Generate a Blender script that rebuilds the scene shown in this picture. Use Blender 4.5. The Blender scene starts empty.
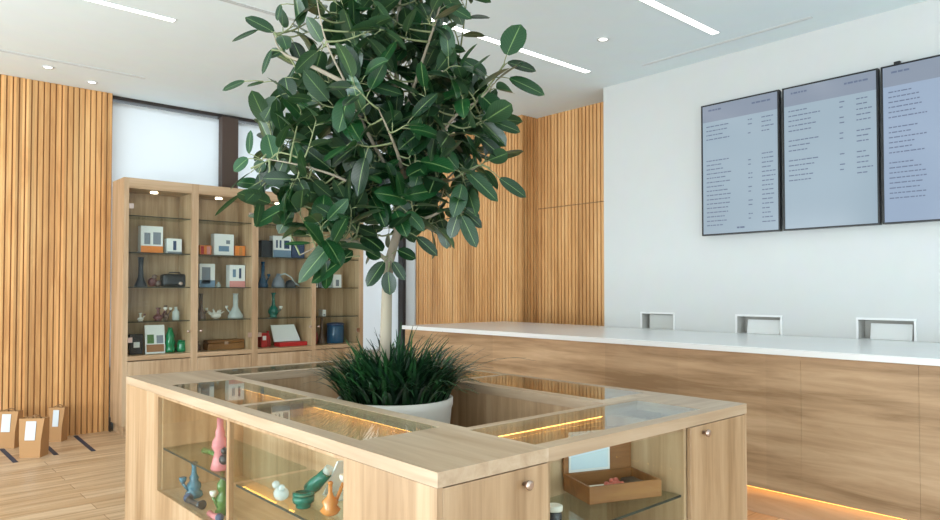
import bpy, math, random
from mathutils import Vector, Matrix
R = math.radians
C = bpy.context.scene.collection

# ------------------------------------------------------------------ camera
cam = bpy.data.cameras.new('camera'); co = bpy.data.objects.new('camera', cam); C.objects.link(co)
co.location = (0, 0, 1.4); co.rotation_euler = (R(91.3), 0, R(-41.685))
cam.sensor_width = 36; cam.lens = 694/940*36; cam.shift_y = 0.01622; cam.clip_start = 0.05
bpy.context.scene.camera = co

# ------------------------------------------------------------------ light
sc = bpy.context.scene
sc.view_settings.view_transform = 'Standard'; sc.view_settings.look = 'None'
sc.view_settings.gamma = 1; sc.view_settings.use_curve_mapping = False
sc.view_settings.exposure = 0.08
W = bpy.data.worlds.new('sky'); sc.world = W; W.use_nodes = True
W.node_tree.nodes['Background'].inputs[0].default_value = (0.80, 0.90, 1.0, 1)
W.node_tree.nodes['Background'].inputs[1].default_value = 1.9

def area(name, loc, rot, sx, sy, power, col=(1, 1, 1)):
    l = bpy.data.lights.new(name, 'AREA'); l.shape = 'RECTANGLE'; l.size = sx; l.size_y = sy
    l.energy = power; l.color = col
    o = bpy.data.objects.new(name, l); C.objects.link(o); o.location = loc; o.rotation_euler = rot
    return o
# daylight from the left and rear storefront windows, plus added upward ceiling fill
area('window_daylight_left', (-3.44, 2.3, 1.6), (0, R(-90), 0), 2.5, 8.4, 170, (1.0, 0.96, 0.91))
area('ceiling_fill_left', (-3.42, 2.3, 0.55), (0, R(-145), 0), 1.0, 8.4, 350, (0.70, 0.88, 1.0))  # added fill lamp aimed upward, brightens and cools the ceiling
area('ceiling_fill_rear', (1.0, -3.42, 0.55), (R(145), 0, 0), 7.6, 1.0, 75, (0.72, 0.89, 1.0))  # weaker fill lamp added at the rear, also tilted up
area('window_daylight_rear', (1.0, -3.44, 1.6), (R(90), 0, 0), 7.6, 2.5, 38, (0.96, 0.98, 1.0))

# ------------------------------------------------------------------ materials
def new_mat(name):
    m = bpy.data.materials.new(name); m.use_nodes = True
    nt = m.node_tree; b = nt.nodes['Principled BSDF']
    return m, nt, b
def plain(name, col, rough=0.5, metal=0, spec=0.5, emis=None, es=0, trans=0):
    m, nt, b = new_mat(name)
    b.inputs['Base Color'].default_value = (*col, 1); b.inputs['Roughness'].default_value = rough
    b.inputs['Metallic'].default_value = metal; b.inputs['Specular IOR Level'].default_value = spec
    # a faint procedural mottling keeps large surfaces from looking dead flat
    n = nt.nodes.new('ShaderNodeTexNoise'); n.inputs['Scale'].default_value = 6; n.inputs['Detail'].default_value = 3
    tc = nt.nodes.new('ShaderNodeTexCoord'); nt.links.new(tc.outputs['Object'], n.inputs['Vector'])
    mx = nt.nodes.new('ShaderNodeMixRGB'); mx.blend_type = 'MULTIPLY'; mx.inputs[0].default_value = 0.06
    mx.inputs[1].default_value = (*col, 1); nt.links.new(n.outputs['Color'], mx.inputs[2])
    nt.links.new(mx.outputs[0], b.inputs['Base Color'])
    if emis:
        b.inputs['Emission Color'].default_value = (*emis, 1); b.inputs['Emission Strength'].default_value = es
    if trans: b.inputs['Transmission Weight'].default_value = trans
    return m
def emit(name, col, s):
    m = bpy.data.materials.new(name); m.use_nodes = True; nt = m.node_tree; nt.nodes.clear()
    e = nt.nodes.new('ShaderNodeEmission'); e.inputs[0].default_value = (*col, 1); e.inputs[1].default_value = s
    o = nt.nodes.new('ShaderNodeOutputMaterial'); nt.links.new(e.outputs[0], o.inputs[0]); return m
def wood(name, c_dark, c_mid, c_light, axis='z', stretch=14, rough=0.5, board=None, contrast=1.0, spec=0.5):
    m, nt, b = new_mat(name); L = nt.links
    tc = nt.nodes.new('ShaderNodeTexCoord'); mp = nt.nodes.new('ShaderNodeMapping')
    s = {'x': (1, stretch, stretch), 'y': (stretch, 1, stretch), 'z': (stretch, stretch, 1)}[axis]
    mp.inputs['Scale'].default_value = s; L.new(tc.outputs['Object'], mp.inputs[0])
    n = nt.nodes.new('ShaderNodeTexNoise'); n.inputs['Scale'].default_value = 1.6
    n.inputs['Detail'].default_value = 7; n.inputs['Roughness'].default_value = 0.62; n.inputs['Distortion'].default_value = 0.5
    L.new(mp.outputs[0], n.inputs['Vector'])
    n2 = nt.nodes.new('ShaderNodeTexNoise'); n2.inputs['Scale'].default_value = 0.45; n2.inputs['Detail'].default_value = 2
    L.new(mp.outputs[0], n2.inputs['Vector'])
    ad = nt.nodes.new('ShaderNodeMath'); ad.operation = 'MULTIPLY_ADD'; ad.inputs[1].default_value = 0.5
    L.new(n2.outputs['Fac'], ad.inputs[0]); 
    hf = nt.nodes.new('ShaderNodeMath'); hf.operation = 'MULTIPLY'; hf.inputs[1].default_value = 0.5
    L.new(n.outputs['Fac'], hf.inputs[0]); L.new(hf.outputs[0], ad.inputs[2])
    cr = nt.nodes.new('ShaderNodeValToRGB'); e = cr.color_ramp.elements
    w = 0.14/contrast
    e[0].position = 0.5-w; e[0].color = (*c_dark, 1); e[1].position = 0.5+w; e[1].color = (*c_light, 1)
    k = e.new(0.5); k.color = (*c_mid, 1)
    L.new(ad.outputs[0], cr.inputs[0]); out = cr.outputs[0]
    if board:      # (axis letter, pitch, strength): every board or slat gets its own tone
        sep = nt.nodes.new('ShaderNodeSeparateXYZ'); L.new(tc.outputs['Object'], sep.inputs[0])
        dv = nt.nodes.new('ShaderNodeMath'); dv.operation = 'DIVIDE'; dv.inputs[1].default_value = board[1]
        L.new(sep.outputs['XYZ'.index(board[0].upper())], dv.inputs[0])
        fl = nt.nodes.new('ShaderNodeMath'); fl.operation = 'FLOOR'; L.new(dv.outputs[0], fl.inputs[0])
        wn = nt.nodes.new('ShaderNodeTexWhiteNoise'); wn.noise_dimensions = '1D'; L.new(fl.outputs[0], wn.inputs['W'])
        mr = nt.nodes.new('ShaderNodeMapRange'); mr.inputs['To Min'].default_value = 1-board[2]; mr.inputs['To Max'].default_value = 1+board[2]
        L.new(wn.outputs['Value'], mr.inputs[0])
        mx = nt.nodes.new('ShaderNodeVectorMath'); mx.operation = 'SCALE'
        L.new(out, mx.inputs[0]); L.new(mr.outputs[0], mx.inputs['Scale']); out = mx.outputs[0]
    L.new(out, b.inputs['Base Color']); b.inputs['Roughness'].default_value = rough
    b.inputs['Specular IOR Level'].default_value = spec
    return m
def glass_mat(name, tint, gl=1.0, rough=0.02, face=0.045):
    m = bpy.data.materials.new(name); m.use_nodes = True; nt = m.node_tree; nt.nodes.clear(); L = nt.links
    lw = nt.nodes.new('ShaderNodeLayerWeight'); lw.inputs[0].default_value = 0.5
    p = nt.nodes.new('ShaderNodeMath'); p.operation = 'POWER'; p.inputs[1].default_value = 5; L.new(lw.outputs['Facing'], p.inputs[0])
    a = nt.nodes.new('ShaderNodeMath'); a.operation = 'MULTIPLY_ADD'; a.inputs[1].default_value = 0.94*gl; a.inputs[2].default_value = face
    L.new(p.outputs[0], a.inputs[0])
    t = nt.nodes.new('ShaderNodeBsdfTransparent'); t.inputs[0].default_value = (*tint, 1)
    g = nt.nodes.new('ShaderNodeBsdfGlossy'); g.inputs['Roughness'].default_value = rough
    mx = nt.nodes.new('ShaderNodeMixShader'); L.new(a.outputs[0], mx.inputs[0]); L.new(t.outputs[0], mx.inputs[1]); L.new(g.outputs[0], mx.inputs[2])
    o = nt.nodes.new('ShaderNodeOutputMaterial'); L.new(mx.outputs[0], o.inputs[0]); return m
def coloured_glass(name, col, clear=0.35, rough=0.08):
    """hand blown glass: partly see-through body with a glossy skin"""
    m = bpy.data.materials.new(name); m.use_nodes = True; nt = m.node_tree; L = nt.links
    b = nt.nodes['Principled BSDF']; b.inputs['Base Color'].default_value = (*col, 1); b.inputs['Roughness'].default_value = rough
    t = nt.nodes.new('ShaderNodeBsdfTransparent'); t.inputs[0].default_value = (*[min(1, c*0.6+0.4) for c in col], 1)
    mx = nt.nodes.new('ShaderNodeMixShader'); mx.inputs[0].default_value = clear
    L.new(b.outputs[0], mx.inputs[1]); L.new(t.outputs[0], mx.inputs[2]); L.new(mx.outputs[0], nt.nodes['Material Output'].inputs[0])
    return m

OAK_D, OAK_M, OAK_L = (0.32, 0.195, 0.10), (0.49, 0.33, 0.195), (0.60, 0.435, 0.28)
oak_v = wood('oak_vertical_grain', OAK_D, OAK_M, OAK_L, 'z', 16)
oak_x = wood('oak_grain_across', OAK_D, OAK_M, OAK_L, 'x', 16)
oak_y = wood('oak_grain_lengthways', OAK_D, OAK_M, OAK_L, 'y', 16)
counter_wood = wood('counter_front_oak', (0.31, 0.185, 0.093), (0.49, 0.315, 0.178), (0.62, 0.42, 0.255), 'y', 12, board=('y', 0.6125, 0.07), contrast=1.1)
slat_x = wood('honey_slats', (0.54, 0.255, 0.088), (0.72, 0.38, 0.145), (0.85, 0.51, 0.22), 'z', 10, board=('x', 0.05, 0.22))
slat_y = wood('honey_slats_side', (0.54, 0.26, 0.09), (0.71, 0.375, 0.145), (0.83, 0.485, 0.21), 'z', 10, board=('y', 0.05, 0.13))
slat_back = plain('slat_backing', (0.36, 0.175, 0.06), 0.7)
box_wood = wood('walnut_box', (0.13, 0.05, 0.012), (0.24, 0.095, 0.025), (0.33, 0.15, 0.045), 'x', 10)
brown_wood = wood('brown_case_wood', (0.14, 0.055, 0.014), (0.22, 0.09, 0.02), (0.3, 0.13, 0.035), 'x', 8)
white_wall = plain('white_paint', (0.665, 0.68, 0.672), 0.75)
ceil_mat = plain('ceiling_paint', (0.78, 0.87, 0.90), 0.85)
quartz = plain('white_quartz', (0.86, 0.87, 0.87), 0.25)
dark_metal = plain('bronze_frame', (0.03, 0.022, 0.02), 0.5)
brown_metal = plain('brown_mullion', (0.085, 0.055, 0.042), 0.55)
black = plain('black_plastic', (0.012, 0.013, 0.016), 0.35)
charcoal = plain('charcoal_glaze', (0.03, 0.035, 0.045), 0.3)
chrome = plain('brushed_metal', (0.60, 0.47, 0.41), 0.3, metal=1)
grey_slot = plain('slot_grille', (0.42, 0.44, 0.43), 0.7)
shade_m, nt_, b_ = new_mat('roller_shade_fabric')
b_.inputs['Base Color'].default_value = (0.86, 0.88, 0.89, 1); b_.inputs['Roughness'].default_value = 0.9
_t = nt_.nodes.new('ShaderNodeBsdfTranslucent'); _t.inputs[0].default_value = (0.97, 0.98, 0.99, 1)
_mx = nt_.nodes.new('ShaderNodeMixShader'); _mx.inputs[0].default_value = 0.5
nt_.links.new(b_.outputs[0], _mx.inputs[1]); nt_.links.new(_t.outputs[0], _mx.inputs[2]); nt_.links.new(_mx.outputs[0], nt_.nodes['Material Output'].inputs[0])
pane_glass = glass_mat('display_glass', (0.965, 0.985, 0.97), 0.45, face=0.010)
top_glass = glass_mat('worktop_glass', (0.93, 0.965, 0.94))
shelf_glass = glass_mat('shelf_glass', (0.88, 0.94, 0.90), 0.7, face=0.02)
edge_glass = plain('glass_edge', (0.02, 0.028, 0.02), 0.6)
led_white = emit('ceiling_led', (1.0, 0.99, 0.96), 6.0)
spot_white = emit('downlight_lens', (1.0, 0.98, 0.93), 5.0)
led_warm = emit('warm_led_tape', (1.0, 0.48, 0.10), 9.0)
led_case = emit('warm_case_led', (1.0, 0.50, 0.12), 12.0)
puck_warm = emit('puck_lamp_lens', (1.0, 0.86, 0.65), 12.0)
cream = plain('cream_ceramic', (0.78, 0.74, 0.67), 0.45)
soil_m = plain('dark_soil', (0.035, 0.022, 0.014), 0.95)
kraft = plain('kraft_paper', (0.50, 0.27, 0.115), 0.8)
kraft_in = plain('kraft_inside', (0.30, 0.16, 0.07), 0.9)
label_m = plain('white_label', (0.68, 0.73, 0.77), 0.6)
blue_tape = plain('navy_tape', (0.025, 0.04, 0.085), 0.6)
white_card = plain('white_card', (0.82, 0.84, 0.84), 0.6)
paleblue_card = plain('pale_blue_card', (0.62, 0.76, 0.84), 0.6)
orange = plain('orange_card', (0.80, 0.24, 0.04), 0.6)
red = plain('red_card', (0.55, 0.02, 0.02), 0.5)
navy = plain('navy_blue', (0.03, 0.06, 0.14), 0.4)
steel_blue = plain('steel_blue', (0.16, 0.26, 0.38), 0.5)
pinkish = plain('pink_print', (0.72, 0.30, 0.28), 0.6)
grey_print = plain('grey_print', (0.22, 0.25, 0.30), 0.6)
green_glass = coloured_glass('green_glass', (0.015, 0.25, 0.10), 0.15)
teal_glass = coloured_glass('teal_glass', (0.01, 0.17, 0.12), 0.2)
blue_glass = coloured_glass('blue_glass', (0.05, 0.20, 0.30), 0.2)
deepblue_glass = coloured_glass('deep_blue_glass', (0.03, 0.11, 0.22), 0.15)
pink_glass = coloured_glass('pink_glass', (0.80, 0.30, 0.33), 0.3)
clear_glass = coloured_glass('clear_blown_glass', (0.80, 0.88, 0.88), 0.55, 0.05)
smoke_glass = coloured_glass('smoky_glass', (0.25, 0.17, 0.14), 0.3)
white_glaze = plain('white_glaze', (0.80, 0.78, 0.72), 0.3)
amber_glass = coloured_glass('amber_glass', (0.75, 0.30, 0.08), 0.2)
mossy_glass = coloured_glass('moss_green_glass', (0.10, 0.22, 0.06), 0.15)
maroon = plain('maroon_glaze', (0.16, 0.06, 0.06), 0.35)
bark = plain('pale_bark', (0.34, 0.29, 0.215), 0.8)
twig_m = plain('green_twig', (0.22, 0.25, 0.12), 0.7)

# floor: long oak planks running along X
floor_m, nt, b = new_mat('oak_plank_floor'); L = nt.links
tc = nt.nodes.new('ShaderNodeTexCoord')
br = nt.nodes.new('ShaderNodeTexBrick'); br.offset = 0.37; br.inputs['Scale'].default_value = 1.0
br.inputs['Brick Width'].default_value = 1.7; br.inputs['Row Height'].default_value = 0.15
br.inputs['Mortar Size'].default_value = 0.0022; br.inputs['Mortar Smooth'].default_value = 0.2; br.inputs['Bias'].default_value = 0.0
br.inputs['Color1'].default_value = (0.58, 0.40, 0.24, 1); br.inputs['Color2'].default_value = (0.73, 0.56, 0.38, 1)
br.inputs['Mortar'].default_value = (0.30, 0.17, 0.08, 1)
L.new(tc.outputs['Object'], br.inputs['Vector'])
mp = nt.nodes.new('ShaderNodeMapping'); mp.inputs['Scale'].default_value = (1.2, 16, 1); L.new(tc.outputs['Object'], mp.inputs[0])
n = nt.nodes.new('ShaderNodeTexNoise'); n.inputs['Scale'].default_value = 1.5; n.inputs['Detail'].default_value = 6; L.new(mp.outputs[0], n.inputs['Vector'])
cr = nt.nodes.new('ShaderNodeValToRGB'); cr.color_ramp.elements[0].position = 0.3; cr.color_ramp.elements[0].color = (0.74, 0.66, 0.58, 1)
cr.color_ramp.elements[1].position = 0.65; cr.color_ramp.elements[1].color = (1.05, 1.05, 1.05, 1); L.new(n.outputs['Fac'], cr.inputs[0])
mx = nt.nodes.new('ShaderNodeMixRGB'); mx.blend_type = 'MULTIPLY'; mx.inputs[0].default_value = 1
L.new(br.outputs['Color'], mx.inputs[1]); L.new(cr.outputs[0], mx.inputs[2]); L.new(mx.outputs[0], b.inputs['Base Color'])
b.inputs['Roughness'].default_value = 0.38

# leaf: u across (0.5 = midrib), v along
leaf_m, nt, b = new_mat('fig_leaf'); L = nt.links
uv = nt.nodes.new('ShaderNodeUVMap'); uv.uv_map = 'UVMap'; sp = nt.nodes.new('ShaderNodeSeparateXYZ'); L.new(uv.outputs[0], sp.inputs[0])
def math_(op, a=None, b_=None, v0=None, v1=None, v2=None):
    q = nt.nodes.new('ShaderNodeMath'); q.operation = op
    if a is not None: L.new(a, q.inputs[0])
    if b_ is not None: L.new(b_, q.inputs[1])
    if v0 is not None: q.inputs[0].default_value = v0
    if v1 is not None: q.inputs[1].default_value = v1
    if v2 is not None: q.inputs[2].default_value = v2
    return q.outputs[0]
du = math_('ABSOLUTE', math_('SUBTRACT', sp.outputs[0], v1=0.5))
rib = math_('LESS_THAN', du, v1=0.022)
ph = math_('SUBTRACT', sp.outputs[1], math_('MULTIPLY', du, v1=0.55))
vein = math_('GREATER_THAN', math_('SINE', math_('MULTIPLY', ph, v1=62)), v1=0.93)
mask = math_('MAXIMUM', rib, math_('MULTIPLY', vein, v1=0.14))
at_ = nt.nodes.new('ShaderNodeAttribute'); at_.attribute_name = 'tone'
geo = nt.nodes.new('ShaderNodeNewGeometry')
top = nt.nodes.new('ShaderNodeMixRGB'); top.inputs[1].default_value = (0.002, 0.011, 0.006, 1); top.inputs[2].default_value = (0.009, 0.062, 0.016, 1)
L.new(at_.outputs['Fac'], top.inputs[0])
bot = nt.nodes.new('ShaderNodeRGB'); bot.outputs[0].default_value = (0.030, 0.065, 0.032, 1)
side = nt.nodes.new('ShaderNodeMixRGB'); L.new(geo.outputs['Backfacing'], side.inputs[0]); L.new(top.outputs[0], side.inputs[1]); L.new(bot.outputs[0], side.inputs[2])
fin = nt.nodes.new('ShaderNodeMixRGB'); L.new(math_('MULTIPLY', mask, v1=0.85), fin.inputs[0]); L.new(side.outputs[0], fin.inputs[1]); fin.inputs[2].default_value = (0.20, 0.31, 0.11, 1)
L.new(fin.outputs[0], b.inputs['Base Color']); b.inputs['Roughness'].default_value = 0.30; b.inputs['Specular IOR Level'].default_value = 0.5
tr = nt.nodes.new('ShaderNodeBsdfTranslucent'); tr.inputs[0].default_value = (0.05, 0.22, 0.03, 1)
ms = nt.nodes.new('ShaderNodeMixShader'); ms.inputs[0].default_value = 0.08
L.new(b.outputs[0], ms.inputs[1]); L.new(tr.outputs[0], ms.inputs[2]); L.new(ms.outputs[0], nt.nodes['Material Output'].inputs[0])

grass_m, nt, b = new_mat('grass_blades')
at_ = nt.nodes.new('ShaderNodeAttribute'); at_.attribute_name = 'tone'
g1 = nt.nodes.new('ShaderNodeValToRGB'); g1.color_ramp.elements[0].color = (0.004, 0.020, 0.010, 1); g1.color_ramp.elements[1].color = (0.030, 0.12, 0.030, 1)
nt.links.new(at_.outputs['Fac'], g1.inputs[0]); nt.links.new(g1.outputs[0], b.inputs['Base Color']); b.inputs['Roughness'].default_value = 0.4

# ------------------------------------------------------------------ mesh helpers
ORG = {}
class MB:
    def __init__(s): s.v = []; s.f = []; s.uv = {}; s.tone = []; s.sm = []
    def quadverts(s, pts): i = len(s.v); s.v += [Vector(p) for p in pts]; return i
    def box(s, x0, y0, z0, x1, y1, z1):
        i = s.quadverts([(x0,y0,z0),(x1,y0,z0),(x1,y1,z0),(x0,y1,z0),(x0,y0,z1),(x1,y0,z1),(x1,y1,z1),(x0,y1,z1)])
        for q in ((0,3,2,1),(4,5,6,7),(0,1,5,4),(1,2,6,5),(2,3,7,6),(3,0,4,7)): s.f.append([i+k for k in q]); s.sm.append(False)
        return s
    def hexa(s, pts):    # eight corners, bottom ring then top ring
        i = s.quadverts(pts)
        for q in ((0,3,2,1),(4,5,6,7),(0,1,5,4),(1,2,6,5),(2,3,7,6),(3,0,4,7)): s.f.append([i+k for k in q]); s.sm.append(False)
        return s
    def lathe(s, prof, c=(0,0,0), n=24, axis='z', closed=True):
        i = len(s.v); c = Vector(c)
        for r, h in prof:
            for k in range(n):
                a = 2*math.pi*k/n; x, y = r*math.cos(a), r*math.sin(a)
                p = {'z': (x, y, h), 'x': (h, x, y), 'y': (x, h, y)}[axis]; s.v.append(c+Vector(p))
        for j in range(len(prof)-1):
            for k in range(n):
                k2 = (k+1) % n; s.f.append([i+j*n+k, i+j*n+k2, i+(j+1)*n+k2, i+(j+1)*n+k]); s.sm.append(True)
        if closed:
            s.f.append([i+k for k in range(n)][::-1]); s.sm.append(False)
            j = len(prof)-1; s.f.append([i+j*n+k for k in range(n)]); s.sm.append(False)
        return s
    def tube(s, pts, rad, n=8):
        pts = [Vector(p) for p in pts]; m = len(pts)
        if not isinstance(rad, (list, tuple)): rad = [rad]*m
        i = len(s.v); ref = Vector((0.13, 0.21, 0.97))
        for j, p in enumerate(pts):
            d = (pts[min(j+1, m-1)]-pts[max(j-1, 0)]).normalized()
            if abs(d.dot(ref)) > 0.97: ref = Vector((1, 0, 0))
            a = d.cross(ref).normalized(); b2 = d.cross(a)
            for k in range(n):
                t = 2*math.pi*k/n; s.v.append(p+(a*math.cos(t)+b2*math.sin(t))*rad[j])
        for j in range(m-1):
            for k in range(n):
                k2 = (k+1) % n; s.f.append([i+j*n+k, i+j*n+k2, i+(j+1)*n+k2, i+(j+1)*n+k]); s.sm.append(True)
        s.f.append([i+k for k in range(n)][::-1]); s.sm.append(False)
        s.f.append([i+(m-1)*n+k for k in range(n)]); s.sm.append(False)
        return s
    def ball(s, c, r, n=14, sq=(1,1,1)):
        prof = []; m = n//2
        i = len(s.v); c = Vector(c)
        for j in range(1, m):
            t = math.pi*j/m
            for k in range(n):
                a = 2*math.pi*k/n
                s.v.append(c+Vector((r*math.sin(t)*math.cos(a)*sq[0], r*math.sin(t)*math.sin(a)*sq[1], -r*math.cos(t)*sq[2])))
        b0 = len(s.v); s.v.append(c-Vector((0,0,r*sq[2]))); s.v.append(c+Vector((0,0,r*sq[2])))
        for j in range(m-2):
            for k in range(n):
                k2 = (k+1) % n; s.f.append([i+j*n+k, i+j*n+k2, i+(j+1)*n+k2, i+(j+1)*n+k]); s.sm.append(True)
        for k in range(n):
            k2 = (k+1) % n; s.f.append([b0, i+k2, i+k]); s.sm.append(True)
            s.f.append([b0+1, i+(m-2)*n+k, i+(m-2)*n+k2]); s.sm.append(True)
        return s
    def build(s, name, m, parent=None, bevel=0, label=None):
        if parent is not None: org = ORG[parent.as_pointer()]
        else:
            xs = [p.x for p in s.v]; ys = [p.y for p in s.v]; zs = [p.z for p in s.v]
            org = Vector(((min(xs)+max(xs))/2, (min(ys)+max(ys))/2, min(zs)))
        me = bpy.data.meshes.new(name); me.from_pydata([p-org for p in s.v], [], s.f); me.materials.append(m)
        for p, q in zip(me.polygons, s.sm): p.use_smooth = q
        if s.uv:
            lay = me.uv_layers.new(name='UVMap')
            for lp in me.loops: lay.data[lp.index].uv = s.uv.get(lp.vertex_index, (0.5, 0.5))
        if s.tone:
            a = me.attributes.new('tone', 'FLOAT', 'POINT')
            a.data.foreach_set('value', (s.tone+[0.5]*len(s.v))[:len(s.v)])
        me.update()
        o = bpy.data.objects.new(name, me); C.objects.link(o)
        if parent is not None: o.parent = parent
        else: o.location = org
        ORG[o.as_pointer()] = org
        if bevel:
            bv = o.modifiers.new('bevel', 'BEVEL'); bv.width = bevel; bv.segments = 2; bv.limit_method = 'ANGLE'; bv.angle_limit = R(50)
        if label: o['label'] = label
        return o
def thing(name, label, cat, loc, group=None):
    o = bpy.data.objects.new(name, None); C.objects.link(o); o.location = loc; o.empty_display_size = 0.1
    ORG[o.as_pointer()] = Vector(loc); o['label'] = label; o['category'] = cat
    if group: o['group'] = group
    return o
def tag(o, label, cat, group=None):
    o['label'] = label; o['category'] = cat
    if group: o['group'] = group
    return o
def struct(o): o['kind'] = 'structure'; return o
def box(*a): return MB().box(*a)
def copy_tree(o, parent=None, delta=None, **kw):
    c = o.copy(); C.objects.link(c)
    if parent is not None: c.parent = parent
    elif delta is not None: c.location = o.location + Vector(delta)
    for ch in list(o.children): copy_tree(ch, c)
    for k, v in kw.items(): c[k] = v
    return c

# ------------------------------------------------------------------ room shell
H = 3.4
XL, YR, XW, YB = -3.5, -3.5, 5.5, 7.70
struct(box(XL-0.2, YR-0.2, -0.2, 6.1, YB+0.2, 0).build('floor', floor_m))
struct(box(XL-0.2, YR-0.2, H, 6.1, YB+0.2, H+0.2).build('ceiling', ceil_mat))
# white wall behind the counter with the pass-through openings cut out of it
NICHE = [(3.60, 0.335), (2.655, 0.365), (1.727, 0.362), (0.79, 0.362)]
wm = MB(); z0n, z1n = 1.052, 1.195
wm.box(XW, YR, 0, XW+0.16, 4.20, z0n); wm.box(XW, YR, z1n, XW+0.16, 4.20, H)
ys = [4.20]
for c, w in NICHE: ys += [c+w/2, c-w/2]
ys.append(YR)
for k in range(0, len(ys), 2): wm.box(XW, ys[k+1], z0n, XW+0.16, ys[k], z1n)
wall_right = struct(wm.build('wall_right', white_wall))
def slat_wall_y(x, y0, y1, z0=0, z1=H, mat=slat_y, thick=0.06, seam=None):
    bk = box(x+0.022, y0, z0, x+0.022+thick, y1, z1)
    s = MB(); y = y0; 
    while y < y1-0.01:
        ye = min(y+0.038, y1)
        if seam: s.box(x+0.008, y, z0, x+0.022, ye, seam-0.006); s.box(x+0.008, y, seam+0.006, x+0.022, ye, z1)
        else: s.box(x+0.008, y, z0, x+0.022, ye, z1)
        y += 0.05
    return bk, s
# first slatted wall, the jog and the recessed slatted wall beyond it
w = struct(box(5.662, 5.48, 0, 6.1, 7.70, H).build('wall_far_right', slat_back))
bk, s = slat_wall_y(5.64, 5.481, 7.44)
struct(s.build('trim_1', slat_y))
struct(box(5.64, 7.45, 0, 5.662, 7.70, H).build('trim_2', white_wall))
s = MB(); x = 5.645
while x < 5.90: s.box(x, 5.458, 0, x+0.033, 5.48, H); x += 0.05
struct(s.build('trim_3', slat_x))
w = struct(box(5.912, YR-0.2, 0, 6.1, 5.48, H).build('wall_recess', slat_back))
bk, s = slat_wall_y(5.89, 3.0, 5.458, seam=2.345)
struct(s.build('trim_4', slat_y))
# left slatted wall
struct(box(XL, 7.632, 0, 1.945, YB+0.2, H).build('wall_back_left', slat_back))
s = MB(); x = -1.5+0.0
while x < 1.93: s.box(x, 7.618, 0, x+0.038, 7.633, H-0.002); x += 0.05
struct(s.build('trim_5', slat_x))
# window wall at the back: low wall, header, mullions, shades
struct(box(1.945, YB, 0, 5.662, YB+0.2, 0.6).build('wall_back', white_wall))
struct(box(1.945, YB-0.005, H-0.035, 5.64, YB+0.2, H).build('trim_6', dark_metal))
struct(box(3.085, YB-0.05, 0.6, 3.27, YB+0.1, H-0.035).build('trim_7', brown_metal))
struct(box(5.585, YB-0.05, 0.6, 5.64, YB+0.1, H-0.035).build('trim_8', dark_metal))
for i, (a, b2) in enumerate(((1.945, 3.085), (3.27, 5.585))):
    wd = struct(box(a, YB+0.12, 0.6, b2, YB+0.13, H-0.035).build('window_%d' % (i+1), pane_glass))
    t = thing('roller_shade', ('white roller shade above the display cabinet, between slatted wall and brown mullion',
                               'white roller shade behind the fig tree, right of the brown mullion')[i], 'roller shade', ((a+b2)/2, YB+0.05, 0.6), 'roller shades on the back windows')
    box(a+0.004, YB+0.045, 0.62, b2-0.004, YB+0.05, H-0.055).build('shade_fabric', shade_m, t)
    MB().tube([(a+0.01, YB+0.07, H-0.075), (b2-0.01, YB+0.07, H-0.075)], 0.02, 12).build('roller_tube', shade_m, t)
    box(a+0.006, YB+0.04, 0.60, b2-0.006, YB+0.055, 0.625).build('hem_bar', plain('hem', (0.7,0.7,0.7), 0.5), t)
# storefront side (left of the camera) and rear wall
def storefront(axis, pos, a, b2, tag_):
    m = MB(); fr = MB(); gl = MB()
    def bx(q, u0, v0, u1, v1, d0, d1):
        if axis == 'x': q.box(pos+d0, u0, v0, pos+d1, u1, v1)
        else: q.box(u0, pos+d0, v0, u1, pos+d1, v1)
    bx(m, a, 0, b2, 0.3, -0.2, 0); bx(m, a, 2.9, b2, H, -0.2, 0)
    n_ = 5; step = (b2-a)/n_
    for k in range(n_+1): bx(fr, a+k*step-0.03*(k > 0), 0.3, a+k*step+0.03*(k < n_), 2.9, -0.14, -0.06)
    bx(gl, a, 0.3, b2, 2.9, -0.105, -0.095)
    struct(m.build('wall_'+tag_, white_wall)); struct(fr.build('trim_'+{'left': '9', 'rear': '10'}[tag_], dark_metal))
    struct(gl.build('window_'+{'left': '3', 'rear': '4'}[tag_], pane_glass))
storefront('x', XL, YR, 7.63, 'left')
storefront('y', YR, XL, 5.5, 'rear')

# ------------------------------------------------------------------ ceiling fittings
def ceil_light(x0, x1, y, w, label, g='linear lights in the ceiling'):
    t = thing('linear_ceiling_light', label, 'ceiling light', ((x0+x1)/2, y, H-0.006), g)
    fr = MB(); fr.box(x0-0.006, y-w/2-0.006, H-0.005, x1+0.006, y-w/2, H-0.0002); fr.box(x0-0.006, y+w/2, H-0.005, x1+0.006, y+w/2+0.006, H-0.0002)
    fr.box(x0-0.006, y-w/2, H-0.005, x0, y+w/2, H-0.0002); fr.box(x1, y-w/2, H-0.005, x1+0.006, y+w/2, H-0.0002)
    fr.build('frame', white_wall, t)
    box(x0, y-w/2, H-0.004, x1, y+w/2, H-0.0002).build('diffuser', led_white, t)
ceil_light(0.10, 1.75, 5.25, 0.06, 'white linear ceiling light, left one near the slatted wall')
ceil_light(2.30, 4.985, 3.98, 0.06, 'long white linear ceiling light running behind the tree crown')
ceil_light(3.60, 4.974, 2.72, 0.06, 'short white linear ceiling light nearest the menu screens')
def slot(name, x0, y0, x1, y1, label):
    t = thing('slot_diffuser', label, 'air vent', ((x0+x1)/2, (y0+y1)/2, H-0.006), 'air slots in the ceiling')
    horiz = (x1-x0) > (y1-y0)
    box(x0, y0, H-0.003, x1, y1, H-0.0002).build('slot', grey_slot, t)
    m = MB()
    if horiz:
        for yy in (y0-0.006, (y0+y1)/2-0.003, y1): m.box(x0, yy, H-0.006, x1, yy+0.006, H-0.0002)
    else:
        for xx in (x0-0.006, (x0+x1)/2-0.003, x1): m.box(xx, y0, H-0.006, xx+0.006, y1, H-0.0002)
    m.build('rail', white_wall, t)
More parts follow.
